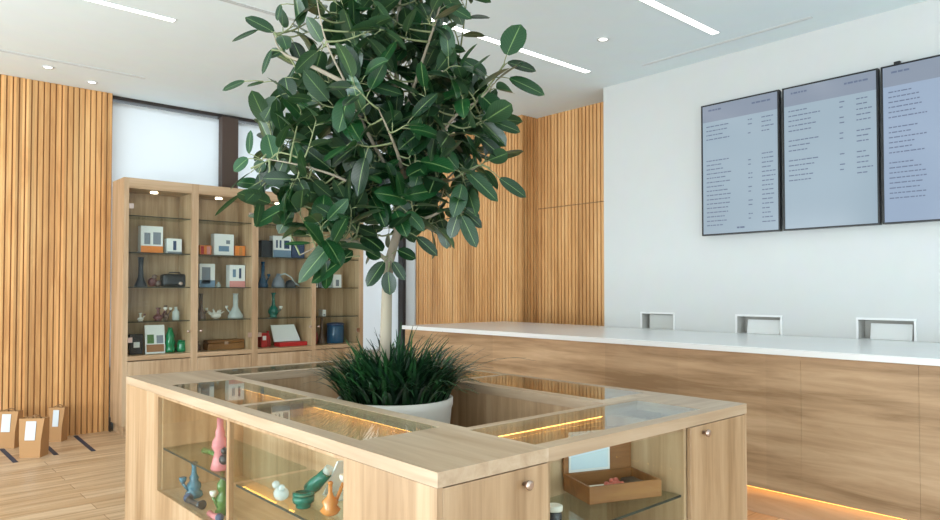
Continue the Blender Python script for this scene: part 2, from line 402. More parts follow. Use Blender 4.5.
slot('s', -0.6, 6.85, 2.03, 6.88, 'long narrow air slot in the ceiling above the left slatted wall')
slot('s', 0.9, 4.63, 2.75, 4.665, 'thin air slot in the ceiling running into the tree crown from the left')
slot('s', 5.19, 2.09, 5.21, 3.54, 'thin air slot in the ceiling parallel to the menu screen wall')
def downlight(x, y, label):
    t = thing('downlight', label, 'downlight', (x, y, H-0.008), 'small round downlights')
    MB().lathe([(0.033, H-0.006), (0.045, H-0.008), (0.047, H-0.0002), (0.033, H-0.0002)], (x, y, 0), 24, closed=False).build('trim_ring', white_wall, t)
    MB().lathe([(0.033, H-0.004), (0.033, H-0.0004)], (x, y, 0), 24).build('lens', spot_white, t)
downlight(1.278, 7.10, 'small round downlight above the left slatted wall, further from the cabinet')
downlight(1.687, 7.335, 'small round downlight above the slatted wall, close to the display cabinet')
downlight(4.423, 3.379, 'small round downlight between the two right linear lights')

# ------------------------------------------------------------------ service counter
YC0, YC1 = -1.6, 5.75
t = thing('service_counter', 'long service counter with white stone top and horizontal-grain oak front under the menu screens', 'counter', (4.9, 2.0, 0))
box(4.19, YC0, 1.012, 5.495, YC1, 1.05).build('countertop', quartz, t, 0.003)
box(5.495, 4.205, 1.012, 5.635, YC1, 1.05).build('countertop_return', quartz, t)
seams = [YC0, -1.276, -0.664, -0.051, 0.562, 1.174, 1.787, 4.62, YC1-0.03]
for a, b2 in zip(seams[:-1], seams[1:]):
    box(4.23, a+0.0005, 0.176, 4.25, b2-0.0005, 1.010).build('front_panel', counter_wood, t)
box(4.25, YC0, 0.176, 5.3, YC1-0.03, 1.011).build('carcass', slat_back, t)
box(4.29, YC0, 0.001, 4.33, YC1-0.05, 0.175).build('kick_board', wood('kick_oak', OAK_D, OAK_M, OAK_L, 'y', 9), t)
box(4.254, YC0+0.02, 0.168, 4.268, YC1-0.06, 0.174).build('led_strip', led_warm, t, label='glowing orange light strip')
# end panel of the counter
box(4.23, YC1-0.028, 0.001, 5.62, YC1-0.004, 1.010).build('end_panel', counter_wood, t)
# pass-through windows in the white wall
gap_m = plain('niche_lining', (0.62, 0.61, 0.57), 0.6)
for k, (c, w) in enumerate(NICHE[:3]):
    lab = ('pass-through opening in the white wall, farthest along the counter', 'pass-through opening in the white wall below the left menu screens, middle one',
           'pass-through opening in the white wall, nearest of the three')[k]
    t = thing('transaction_window', lab, 'pass-through window', (XW+0.08, c, z0n), 'pass-through openings above the counter')
    y0, y1 = c-w/2, c+w/2
    f = MB(); q = 0.012
    f.box(XW-0.008, y0-q, z0n-0.001, XW, y0+0.003, z1n+q); f.box(XW-0.008, y1-0.003, z0n-0.001, XW, y1+q, z1n+q)
    f.box(XW-0.008, y0+0.003, z1n-0.003, XW, y1-0.003, z1n+q)
    f.build('frame', quartz, t)
    f = MB(); f.box(XW+0.001, y0+0.001, z0n+0.001, XW+0.158, y0+0.004, z1n-0.001); f.box(XW+0.001, y1-0.004, z0n+0.001, XW+0.158, y1-0.001, z1n-0.001)
    f.box(XW+0.001, y0+0.004, z1n-0.004, XW+0.158, y1-0.004, z1n-0.001); f.box(XW+0.13, y0+0.004, z0n+0.001, XW+0.158, y1-0.004, z1n-0.004)
    f.build('lining', gap_m, t)
    if k > 0:
        y0c, y1c = y0+0.025, y1-0.07
        MB().hexa([(XW+0.03, y0c, z0n+0.001), (XW+0.045, y0c, z0n+0.001), (XW+0.045, y1c, z0n+0.001), (XW+0.03, y1c, z0n+0.001),
                   (XW+0.05, y0c, z1n-0.03), (XW+0.065, y0c, z1n-0.03), (XW+0.065, y1c+0.0, z1n-0.03), (XW+0.05, y1c+0.0, z1n-0.03)]).build('sliding_hatch', white_card, t, label='white hatch panel')
    else:
        box(XW+0.05, y0+0.008, z0n+0.001, XW+0.056, y1-0.05, z1n-0.012).build('sliding_hatch', plain('grey_hatch', (0.62, 0.64, 0.62), 0.5), t, label='pale grey hatch panel')

# ------------------------------------------------------------------ menu screens
def screen_material(name, top, main):
    m, nt, b = new_mat(name); Lk = nt.links
    b.inputs['Base Color'].default_value = (0.02, 0.025, 0.03, 1); b.inputs['Roughness'].default_value = 0.16
    b.inputs['Emission Color'].default_value = (*main, 1); b.inputs['Emission Strength'].default_value = 0.8
    return m
scr_main = screen_material('screen_page', None, (0.38, 0.49, 0.58))
scr_blue = screen_material('screen_page_bluer', None, (0.36, 0.46, 0.62))
scr_head = screen_material('screen_header', None, (0.28, 0.33, 0.42))
scr_text = plain('screen_text', (0.05, 0.07, 0.12), 0.4, emis=(0.16, 0.20, 0.30), es=0.4)
rnd = random.Random(5)
TVX = 5.42
for k, (ya, yb, pm) in enumerate(((2.437, 3.105, scr_main), (1.731, 2.410, scr_main), (1.035, 1.712, scr_blue))):
    lab = ('portrait menu screen, the one nearest the slatted wall', 'middle portrait menu screen, its text stopping halfway down', 'portrait menu screen cut by the right edge of the photo')[k]
    z0, z1 = 1.870, 2.985
    t = thing('menu_screen', lab, 'menu screen', (TVX+0.03, (ya+yb)/2, z0), 'wall-mounted menu screens')
    fr = MB(); q = 0.012
    fr.box(TVX, ya, z0, TVX+0.045, ya+q, z1); fr.box(TVX, yb-q, z0, TVX+0.045, yb, z1)
    fr.box(TVX, ya+q, z0, TVX+0.045, yb-q, z0+q); fr.box(TVX, ya+q, z1-q, TVX+0.045, yb-q, z1)
    fr.box(TVX+0.02, ya+q, z0+q, TVX+0.045, yb-q, z1-q); fr.build('bezel', black, t, 0.001)
    box(TVX+0.045, (ya+yb)/2-0.15, 2.2, XW-0.001, (ya+yb)/2+0.15, 2.6).build('wall_bracket', black, t)
    if k == 2: box(TVX+0.01, yb-0.12, z1+0.0005, TVX+0.035, yb-0.08, z1+0.02).build('sensor', black, t)
    d = box(TVX+0.006, ya+q, z0+q, TVX+0.0195, yb-q, z1-q).build('display', pm, t)
    box(TVX+0.0054, ya+q+0.002, z1-0.15, TVX+0.0059, yb-q-0.002, z1-q-0.002).build('header_band', scr_head, d)
    W_ = yb-ya
    def words(ystart, width, z, h=0.008):
        y = ystart; end = ystart-width; tx = MB()
        while y > end+0.01:
            wl = min(rnd.uniform(0.012, 0.04), y-end); tx.box(TVX+0.0050, y-wl, z, TVX+0.0053, y, z+h); y -= wl+0.006
        tx.build('text_line', scr_text, d)
    L0 = yb-0.045
    zs = {0: [2.79-0.0365*i for i in range(24)], 1: [2.79-0.0385*i for i in range(15)], 2: [2.79-0.0355*i for i in range(22)]}[k]
    for i, z in enumerate(zs):
        if k == 0 and 3 < i < 8: continue
        if k == 1 and i in (5, 9): continue
        if k == 2 and i in (6, 13): continue
        words(L0, rnd.uniform(0.14, 0.24), z)
        if i % 3 != 2: words(L0-W_*0.55, 0.035, z)
        words(L0-W_*0.72, rnd.uniform(0.07, 0.11), z)
    words(L0-0.02, 0.12, z1-0.06, 0.014); words(L0-W_*0.6, 0.16, z1-0.07, 0.014)
    if k == 0: words(L0-W_*0.4, 0.08, z0+0.045, 0.014)

# ------------------------------------------------------------------ wall display cabinet
CX0, CX1, CYF, CYB = 1.945, 4.665, 7.20, 7.60
BAY = [(1.992, 2.591), (2.662, 3.244), (3.313, 3.969), (4.020, 4.612)]
SH = [1.100, 1.440, 1.780, 2.140]; ZB, ZT, ZTOP = 0.768, 2.400, 2.500
cab = thing('display_cabinet', 'tall oak wall cabinet with four glass-fronted bays of shelves below the roller shades', 'display cabinet', ((CX0+CX1)/2, 7.4, 0))
m = MB()
edges = [CX0]+[v for b2 in BAY for v in b2]+[CX1]
for k in range(0, len(edges), 2): box(edges[k], CYF, 0.10, edges[k+1], CYB, ZTOP).build('upright', oak_v, cab)
for a, b2 in BAY: box(a, CYB-0.02, 0.10, b2, CYB-0.002, ZT).build('back_panel', oak_v, cab)
for a, b2 in BAY:
    box(a, CYF, ZT, b2, CYB-0.021, ZTOP).build('top_rail', oak_x, cab)
    box(a, CYF+0.0, 0.725, b2, CYB-0.021, ZB).build('bottom_deck', oak_x, cab)
box(CX0+0.03, CYF+0.05, 0.001, CX1-0.03, CYB, 0.10).build('plinth', oak_x, cab)
for k, (a, b2) in enumerate(BAY):
    d = box(a+0.002-0.02*0, CYF-0.0, 0.11, b2-0.002, CYF+0.018, 0.715).build('cupboard_door', oak_v, cab, 0.0015)
    for z in SH:
        s = box(a+0.001, CYF+0.03, z-0.008, b2-0.001, CYB-0.022, z).build('glass_shelf', shelf_glass, cab)
        box(a+0.001, CYF+0.027, z-0.008, b2-0.001, CYF+0.0299, z).build('shelf_edge', edge_glass, s, label='dark green polished edge')
    MB().lathe([(0.030, -0.002), (0.034, -0.012), (0.034, -0.0001)], ((a+b2)/2-0.02, CYF+0.16, ZT), 20).build('puck_lamp', puck_warm, cab)
    d = box(a+0.002, CYF+0.004, ZB+0.003, b2-0.002, CYF+0.009, ZT-0.003).build('glass_door', pane_glass, cab)
    lft = (k % 2 == 0)
    kx = b2-0.03 if lft else a+0.03
    MB().lathe([(0.006, 0.0035), (0.006, -0.012), (0.014, -0.016), (0.014, -0.026), (0.006, -0.029)], (kx, CYF, 0.99), 14, 'y').build('door_knob', chrome, d)
    hx = a+0.002 if lft else b2-0.042
    for z in (2.20, 0.90): box(hx, CYF-0.006, z, hx+0.04, CYF+0.0035, z+0.05).build('hinge', chrome, d, 0.001)

# ---- goods inside the cabinet
YS = 7.36
def carton(name, label, x0, x1, z, h, mat, depth=0.10, y=YS, group='goods in the wall cabinet', cat='box', art=()):
    t = thing(name, label, cat, ((x0+x1)/2, y+depth/2, z), group)
    b_ = box(x0, y, z+0.0005, x1, y+depth, z+h).build('carton_body', mat, t, 0.002)
    for (u0, v0, u1, v1, mm) in art:
        W_ = x1-x0; box(x0+u0*W_, y-0.0012, z+v0*h, x0+u1*W_, y-0.0002, z+v1*h).build('printed_panel', mm, t)
    return t
def vessel(name, label, x, y, z, prof, mat, group='goods in the wall cabinet', cat='glass pipe', stem=None, extra=None, n=20):
    """a blown water pipe or bottle: lathe body, a rim ring and a slanted bowl stem"""
    t = thing(name, label, cat, (x, y, z), group)
    MB().lathe([(r, h+0.0005) for r, h in prof], (x, y, z), n).build('body', mat, t)
    r, h = prof[-1]; MB().lathe([(r*0.9, h), (r*1.25, h+0.003), (r*1.25, h+0.008), (r*0.9, h+0.011)], (x, y, z), n, closed=False).build('rim', mat, t)
    if stem:
        (dx, dz0, dz1, rs) = stem
        p0 = Vector((x+math.copysign(prof[1][0]*0.6, dx), y, z+dz0)); p1 = Vector((x+dx, y, z+dz1))
        s = MB().tube([p0, p0.lerp(p1, 0.5), p1], rs, 10).build('downstem', mat, t)
        MB().lathe([(rs, 0), (rs*2.2, rs*2), (rs*2.4, rs*4), (rs*1.7, rs*4.2)], tuple(p1), 12).build('bowl', extra or mat, s)
    return t
BEAKER = lambda h, r: [(r*0.9, 0), (r, h*0.04), (r*0.95, h*0.12), (r*0.42, h*0.42), (r*0.34, h*0.5), (r*0.34, h*0.97)]
BULB = lambda h, r: [(r*0.7, 0), (r*0.75, h*0.03), (r*0.6, h*0.07), (r*0.95, h*0.18), (r, h*0.27), (r*0.8, h*0.4), (r*0.36, h*0.5), (r*0.3, h*0.6), (r*0.3, h*0.93), (r*0.42, h)]
BOTTLE = lambda h, r: [(r*0.95, 0), (r, h*0.03), (r, h*0.6), (r*0.75, h*0.72), (r*0.42, h*0.8), (r*0.42, h*0.97)]
# bay 1
carton('gift_box', 'white box with an orange base and grey printed pictures in the left bay', 2.150, 2.362, 1.780, 0.275, white_card, art=((0, 0, 1, 0.27, orange), (0.15, 0.33, 0.42, 0.75, grey_print), (0.55, 0.33, 0.9, 0.78, grey_print)))
carton('small_carton', 'small white carton with a dark figure, right of the orange and white box', 2.405, 2.55, 1.780, 0.16, white_card, art=((0.4, 0.25, 0.62, 0.85, navy), (0, 0, 1, 0.16, grey_print)))
vessel('tall_vase', 'tall black flared vase on the third shelf of the left bay', 2.170, 7.42, 1.440, [(0.060, 0), (0.062, 0.01), (0.04, 0.06), (0.026, 0.10), (0.022, 0.2), (0.026, 0.29)], charcoal, cat='vase')
t = thing('figurine', 'maroon and dark patterned figurine between black vase and black case', 'figurine', (2.30, 7.42, 1.440), 'goods in the wall cabinet')
MB().ball((2.28, 7.42, 1.49), 0.048, sq=(0.9, 0.8, 1)).build('torso', maroon, t)
MB().ball((2.335, 7.42, 1.475), 0.034).ball((2.30, 7.41, 1.545), 0.026).build('head', smoke_glass, t)
t = thing('carry_case', 'black rounded carrying case lying on the third shelf of the left bay', 'case', (2.50, 7.42, 1.440), 'goods in the wall cabinet')
box(2.365, 7.36, 1.4405, 2.640, 7.48, 1.575).build('shell', black, t, 0.03)
MB().lathe([(0.018, 0), (0.02, -0.006), (0.012, -0.01)], (2.54, 7.359, 1.478), 16, 'y').build('badge', chrome, t)
MB().tube([(2.44, 7.42, 1.574), (2.45, 7.42, 1.592), (2.55, 7.42, 1.592), (2.56, 7.42, 1.574)], 0.005, 8).build('handle', black, t)
vessel('small_pipe', 'tiny white and dark glass pipe, leftmost on the fourth shelf', 2.165, 7.40, 1.100, BULB(0.07, 0.03), white_glaze, stem=(0.04, 0.02, 0.05, 0.005), extra=maroon)
vessel('spotted_pipe', 'maroon and white spotted glass pipe on the fourth shelf of the left bay', 2.335, 7.40, 1.100, BULB(0.12, 0.05), maroon, stem=(0.07, 0.03, 0.10, 0.008), extra=white_glaze)
vessel('spotted_pipe', 'pale pink glass pipe on the fourth shelf beside the spotted maroon one', 2.42, 7.44, 1.100, BULB(0.14, 0.035), smoke_glass, stem=(0.05, 0.03, 0.10, 0.007), extra=white_glaze)
vessel('glass_jar', 'clear squat glass jar at the right end of the fourth shelf, left bay', 2.51, 7.40, 1.100, BOTTLE(0.13, 0.035), clear_glass, cat='jar')
t = carton('camera_box', 'black box with a pale emblem on the floor of the left bay', 2.055, 2.180, 0.768, 0.20, black, art=((0.3, 0.35, 0.75, 0.62, white_card),))
t = thing('picture_frame', 'white card with a landscape print standing on the floor of the left bay', 'picture', (2.30, 7.40, 0.768), 'goods in the wall cabinet')
MB().hexa([(2.205, 7.36, 0.7685), (2.395, 7.36, 0.7685), (2.395, 7.37, 0.7685), (2.205, 7.37, 0.7685), (2.205, 7.40, 1.055), (2.395, 7.40, 1.055), (2.395, 7.41, 1.055), (2.205, 7.41, 1.055)]).build('card', white_card, t)
def lean(y0, y1, a, b2, c, d): # a print on the leaning card
    f = lambda z: 7.36+(z-0.7685)*0.04/0.2865-0.0015
    return MB().hexa([(a, f(c), c), (b2, f(c), c), (b2, f(c)+0.001, c), (a, f(c)+0.001, c), (a, f(d), d), (b2, f(d), d), (b2, f(d)+0.001, d), (a, f(d)+0.001, d)])
lean(0, 0, 2.215, 2.385, 0.785, 0.86).build('print', plain('print_brown', (0.35, 0.16, 0.07), 0.6), t)
lean(0, 0, 2.225, 2.29, 0.87, 0.96).build('print', mossy_glass, t)
lean(0, 0, 2.315, 2.38, 0.87, 0.95).build('print', grey_print, t)
MB().tube([(2.30, 7.44, 0.7685), (2.30, 7.412, 0.95)], 0.004, 6).build('easel_leg', black, t)
t = vessel('green_pipe', 'green bubbly glass water pipe on the floor of the left bay', 2.455, 7.40, 0.768, [(0.045, 0), (0.052, 0.03), (0.04, 0.07), (0.052, 0.10), (0.038, 0.14), (0.045, 0.17), (0.03, 0.21), (0.02, 0.245)], green_glass)
vessel('green_bowl_pipe', 'squat green glass piece to the right of the taller green pipe', 2.575, 7.40, 0.768, [(0.05, 0), (0.06, 0.03), (0.045, 0.06), (0.055, 0.08), (0.04, 0.11)], green_glass, cat='glass pipe')
# bay 2
carton('small_cube_box', 'small orange and red cube box left of the white picture box', 2.735, 2.860, 1.780, 0.105, orange, art=((0.1, 0.1, 0.35, 0.9, red), (0.6, 0.1, 0.9, 0.9, pinkish)))
carton('gift_box', 'white box with a small blue picture between two orange cubes', 2.890, 3.105, 1.780, 0.235, white_card, art=((0.22, 0.2, 0.75, 0.45, steel_blue), (0.6, 0.55, 0.8, 0.72, grey_print)))
carton('small_cube_box', 'bright orange cube box at the right end of the second shelf, second bay', 3.12, 3.235, 1.780, 0.115, orange, art=((0.4, 0.1, 0.7, 0.9, amber_glass),))
carton('grey_box', 'grey and white pictured box at the left end of the third shelf, second bay', 2.735, 2.90, 1.440, 0.25, white_card, art=((0.15, 0.15, 0.7, 0.85, grey_print), (0, 0, 1, 0.3, steel_blue)))
vessel('tiny_jar', 'tiny clear jar between the grey box and the pink based box', 2.955, 7.40, 1.440, BOTTLE(0.05, 0.025), clear_glass, cat='jar')
carton('pink_box', 'white box with a pink base and a dark figure, third shelf of the second bay', 3.06, 3.235, 1.440, 0.245, white_card, art=((0, 0, 1, 0.28, pinkish), (0.2, 0.45, 0.4, 0.8, steel_blue), (0.6, 0.4, 0.75, 0.85, navy)))
vessel('beaker_pipe', 'tall slim amber and cream glass pipe, left on the fourth shelf of the second bay', 2.775, 7.42, 1.100, BEAKER(0.27, 0.055), smoke_glass, stem=(0.06, 0.04, 0.09, 0.007), extra=white_glaze)
t = thing('coral_ornament', 'white spiky coral-like ornament on the fourth shelf of the second bay', 'ornament', (2.92, 7.40, 1.100), 'goods in the wall cabinet')
m = MB().ball((2.93, 7.40, 1.135), 0.036, sq=(1.6, 1, 0.95))
m.build('core', white_glaze, t); m = MB(); rr = random.Random(2)
for k in range(22):
    a = rr.uniform(0, 6.28); e_ = rr.uniform(0.1, 1.3); d = Vector((math.cos(a)*math.cos(e_)*1.5, math.sin(a)*math.cos(e_)*0.8, math.sin(e_)))
    p = Vector((2.93, 7.40, 1.13)); m.tube([p+d*0.02, p+d*rr.uniform(0.055, 0.085)], [0.012, 0.002], 6)
m.build('spikes', white_glaze, t)
vessel('beaker_pipe', 'white beaker shaped glass pipe, right end of the fourth shelf in the second bay', 3.155, 7.42, 1.100, BEAKER(0.27, 0.085), clear_glass, stem=(-0.10, 0.05, 0.11, 0.007), extra=white_glaze)
t = thing('wooden_case', 'low brown wooden case on the floor of the second bay', 'case', (3.03, 7.42, 0.768), 'goods in the wall cabinet')
box(2.83, 7.36, 0.7685, 3.235, 7.50, 0.838).build('base', brown_wood, t, 0.008); box(2.83, 7.36, 0.840, 3.235, 7.50, 0.875).build('lid', brown_wood, t, 0.012)
box(3.01, 7.355, 0.825, 3.05, 7.3595, 0.855).build('latch', chrome, t)
vessel('dark_jar', 'small dark jar at the left end of the floor of the second bay', 2.74, 7.42, 0.768, BOTTLE(0.09, 0.035), smoke_glass, cat='jar')
# bay 3
carton('dark_box', 'nearly black box left of the blue and white box, third bay', 3.425, 3.555, 1.780, 0.19, black)
carton('gift_box', 'white over blue box with black print on the second shelf of the third bay', 3.565, 3.785, 1.780, 0.25, white_card, art=((0, 0, 1, 0.35, steel_blue), (0.15, 0.45, 0.25, 0.8, navy), (0.35, 0.45, 0.45, 0.8, navy), (0.6, 0.42, 0.9, 0.8, navy)))
carton('dark_box', 'navy box right of the blue and white box, third bay', 3.80, 3.955, 1.780, 0.17, navy)
vessel('blue_pipe', 'tall blue glass water pipe on the third shelf of the third bay', 3.47, 7.42, 1.440, BEAKER(0.29, 0.06), deepblue_glass, stem=(0.07, 0.04, 0.12, 0.008))
t = thing('vaporizer', 'dark grey desktop device with domes and clear tubes, third bay', 'device', (3.73, 7.42, 1.440), 'goods in the wall cabinet')
MB().lathe([(0.075, 0.0005), (0.08, 0.02), (0.06, 0.09), (0.03, 0.13), (0.02, 0.16)], (3.66, 7.42, 1.440), 18).build('dome', grey_print, t)
MB().lathe([(0.06, 0.0005), (0.065, 0.02), (0.05, 0.07), (0.02, 0.09)], (3.81, 7.42, 1.440), 18).build('dome', charcoal, t)
MB().tube([(3.66, 7.40, 1.58), (3.72, 7.38, 1.60), (3.80, 7.38, 1.56), (3.84, 7.38, 1.50), (3.90, 7.38, 1.46)], 0.008, 8).build('hose', clear_glass, t)
vessel('teal_pipe', 'slim teal glass pipe with a round base on the fourth shelf, third bay', 3.60, 7.42, 1.100, BULB(0.27, 0.06), teal_glass, stem=(0.09, 0.03, 0.09, 0.009), extra=white_glaze)
carton('red_bottle_pack', 'small red and white pack at the left of the floor of the third bay', 3.43, 3.50, 0.768, 0.16, red, art=((0.2, 0.5, 0.8, 0.8, white_card),))
vessel('red_jar', 'red jar just left of the open red and white box', 3.545, 7.44, 0.768, BOTTLE(0.17, 0.03), plain('red_glaze', (0.5, 0.03, 0.03), 0.3), cat='jar')
t = thing('open_gift_box', 'open red box with a white lid standing up, floor of the third bay', 'box', (3.78, 7.40, 0.768), 'goods in the wall cabinet')
box(3.62, 7.30, 0.7685, 3.965, 7.44, 0.815).build('tray', red, t, 0.002)
MB().hexa([(3.60, 7.39, 0.82), (3.93, 7.39, 0.82), (3.93, 7.41, 0.82), (3.60, 7.41, 0.82), (3.55+0.03, 7.44, 1.01), (3.87, 7.44, 1.01), (3.87, 7.46, 1.01), (3.58, 7.46, 1.01)]).build('lid', white_card, t, 0.004)
# bay 4
xs = 4.10
for k, (w_, h_, mm, lb) in enumerate(((0.035, 0.15, white_card, 'thin white booklet, leftmost of the row behind the leaves'), (0.03, 0.19, grey_print, 'grey booklet, second of the row behind the leaves'),
        (0.04, 0.17, paleblue_card, 'pale blue booklet in the row behind the leaves'), (0.03, 0.20, steel_blue, 'steel blue booklet in the row behind the leaves'),
        (0.05, 0.16, clear_glass, 'clear block beside the steel blue booklet'), (0.11, 0.16, white_card, 'wide white carton at the right end of the row behind the leaves'))):
    t = thing('booklet' if k < 5 else 'small_carton', lb, 'booklet' if k < 5 else 'box', (xs+w_/2, 7.42, 1.440), 'row on the third shelf, right bay')
    box(xs, 7.36, 1.4405, xs+w_, 7.46, 1.44+h_).build('cover', mm, t, 0.001)
    box(xs+w_*0.3, 7.3588, 1.46, xs+w_*0.7, 7.3598, 1.44+h_*0.6).build('printed_panel', grey_print, t)
    xs += w_+0.012
carton('small_carton', 'small white carton standing alone on the fourth shelf, right bay', 4.20, 4.245, 1.100, 0.075, white_card, art=((0.2, 0.1, 0.8, 0.3, grey_print),))
t = thing('blue_canister', 'large dark blue lidded canister on the floor of the right bay', 'canister', (4.41, 7.42, 0.768), 'goods in the wall cabinet')
MB().lathe([(0.10, 0.0005), (0.105, 0.01), (0.105, 0.20), (0.098, 0.215)], (4.41, 7.42, 0.768), 28).build('body', deepblue_glass, t)
MB().lathe([(0.107, 0.216), (0.107, 0.235), (0.09, 0.245), (0.03, 0.25)], (4.41, 7.42, 0.768), 28).build('lid', navy, t)
vessel('smoky_pipe', 'tall smoky glass pipe left of the blue canister', 4.235, 7.44, 0.768, BEAKER(0.31, 0.05), smoke_glass)
vessel('red_tip_pipe', 'slim pipe with a red body at the left edge of the right bay', 4.135, 7.42, 0.768, BULB(0.30, 0.035), plain('dull_red', (0.35, 0.06, 0.05), 0.35))

# ------------------------------------------------------------------ island display cases
IX0, IX1, IY0, IY1 = 1.09, 2.68, 1.345, 3.957
JX0, JX1, JY0, JY1 = 1.52, 2.26, 1.725, 3.60       # the opening that holds the planter
ZT0, ZT1 = 0.911, 0.950; DECK, SHELF = 0.460, 0.660
top_oak_y = wood('island_top_oak', (0.34, 0.22, 0.13), (0.45, 0.32, 0.205), (0.55, 0.425, 0.30), 'y', 14, rough=0.42, spec=1.0)
top_oak_x = wood('island_top_oak_across', (0.34, 0.22, 0.13), (0.45, 0.32, 0.205), (0.55, 0.425, 0.30), 'x', 14, rough=0.42, spec=1.0)
case_oak = wood('island_case_oak', (0.26, 0.145, 0.062), (0.415, 0.262, 0.14), (0.53, 0.37, 0.225), 'z', 15, rough=0.4, spec=1.0)
isl = 'display cases of the planter island'
# worktop: a frame with glass panels let in
wt = thing('island_worktop', 'oak worktop ring with inset glass panels around the planter', 'worktop', ((IX0+IX1)/2, (IY0+IY1)/2, ZT0))
GL = [(1.150, 2.665, 1.460, 3.445), (1.150, 1.790, 1.460, 2.630)]       # left run, two panes
GR = [(2.325, 2.70, 2.635, 3.50), (2.325, 1.790, 2.635, 2.665)]
GF = (1.500, 1.400, 2.430, 1.690)                                        # front run
GBk = (1.53, 3.655, 2.62, 3.90)                                        # back run
def frame_strip(m, x0, y0, x1, y1): m.box(x0, y0, ZT0, x1, y1, ZT1)
m = MB()      # left long rail
frame_strip(m, IX0, IY0, 1.150, IY1); frame_strip(m, 1.150, IY0, 1.460, 1.790); frame_strip(m, 1.150, 2.630, 1.460, 2.665); frame_strip(m, 1.150, 3.445, 1.460, IY1)
frame_strip(m, 1.460, IY0, 1.500, IY1); frame_strip(m, 1.500, 1.690, JX0, GBk[1]); 
m.build('left_rail', top_oak_y, wt)
m = MB(); frame_strip(m, 1.5002, IY0, IX1, 1.400); frame_strip(m, JX0+0.0002, 1.690, 2.430, JY0); frame_strip(m, 2.430, 1.400, IX1, JY0)
frame_strip(m, 1.5002, 1.400, 1.5004, 1.690); m.build('front_rail', top_oak_x, wt)
m = MB(); frame_strip(m, JX1, JY0+0.0002, 2.325, JY1); frame_strip(m, 2.635, JY0+0.0002, IX1, GBk[1]); frame_strip(m, 2.325, JY0+0.0002, 2.635, 1.790); frame_strip(m, 2.325, 2.665, 2.635, 2.70); frame_strip(m, 2.325, 3.50, 2.635, JY1)
m.build('right_rail', top_oak_y, wt)
m = MB(); frame_strip(m, JX0+0.0002, JY1+0.0002, 2.6348, GBk[1]); frame_strip(m, 1.5002, GBk[3], IX1, IY1); frame_strip(m, 1.5002, GBk[1], GBk[0], GBk[3]); frame_strip(m, GBk[2], GBk[1]+0.0002, IX1, GBk[3])
m.build('back_rail', top_oak_x, wt)
for (x0, y0, x1, y1) in GL+GR+[GF, GBk]:
    box(x0+0.0005, y0+0.0005, ZT1-0.009, x1-0.0005, y1-0.0005, ZT1-0.001).build('glass_panel', top_glass, wt)
def led(parent, *a): box(*a).build('led_strip', led_case, parent, label='warm orange light strip')
PT = 0.018
def knob(parent, x, y, z, axis, sgn):
    d = [(0.007, -0.001*0), (0.007, 0.012), (0.013, 0.015), (0.014, 0.024), (0.008, 0.028)]
    MB().lathe([(r, h*sgn) for r, h in d], (x, y, z), 16, axis).build('knob', chrome, parent)
# left case: long run whose open face looks left, with solid cupboards at both ends
t = thing('display_case', 'long left display case of the island with two glass panes in its left face', 'display case', (1.30, 2.65, 0), isl)
m = MB(); z1 = ZT0-0.001
m.box(IX0, 1.347, 0.001, IX0+PT, 1.785, z1); m.build('end_panel', case_oak, t)
m = MB(); m.box(IX0, 3.445, 0.001, IX0+PT, IY1-0.001, z1); m.build('end_panel', case_oak, t)
m = MB(); m.box(IX0, 1.7855, 0.001, IX0+PT, 3.4445, DECK); m.build('lower_panel', case_oak, t)
box(IX0, 2.612, DECK+0.0005, IX0+PT, 2.636, z1-0.01).build('post', case_oak, t)
box(IX0+0.001, 2.6365, DECK+0.0005, IX0+0.014, 2.6425, z1-0.011).build('door_seal', charcoal, t, label='thin dark strip beside the post')
box(IX0, 1.7855, z1-0.01, IX0+PT, 3.4445, z1).build('lip', case_oak, t)
box(1.502, 1.366, 0.001, 1.518, IY1-0.001, z1).build('inner_panel', case_oak, t)
box(IX0+PT, 1.788, 0.001, 1.501, 1.806, z1).build('partition', case_oak, t); box(IX0+PT, 3.425, 0.001, 1.501, 3.443, z1).build('partition', case_oak, t)
box(IX0+PT+0.001, 1.807, DECK-0.02, 1.501, 3.424, DECK).build('deck', top_oak_y, t)
box(IX0+PT, IY1-0.02, 0.001, 1.501, IY1-0.001, z1).build('back_end_panel', case_oak, t)
for y0, y1 in ((2.650, 3.424), (1.807, 2.594)):
    s = box(IX0+0.022, y0, SHELF-0.008, 1.44, y1, SHELF).build('glass_shelf', shelf_glass, t)
    box(IX0+0.0195, y0, SHELF-0.008, IX0+0.0218, y1, SHELF).build('shelf_edge', edge_glass, s, label='dark green polished edge')
for y0, y1 in ((2.643, 3.443), (1.787, 2.605)): box(IX0+0.004, y0, DECK+0.001, IX0+0.009, y1, z1-0.011).build('glass_pane', pane_glass, t)
d = box(1.1095, 1.345+0.001, 0.10, 1.499, 1.345+PT, 0.9075).build('cupboard_door', case_oak, t, 0.001)
knob(d, 1.398, 1.345, 0.866, 'y', -1)
led(t, 1.468, 1.83, 0.9075, 1.498, 3.40, 0.9095)
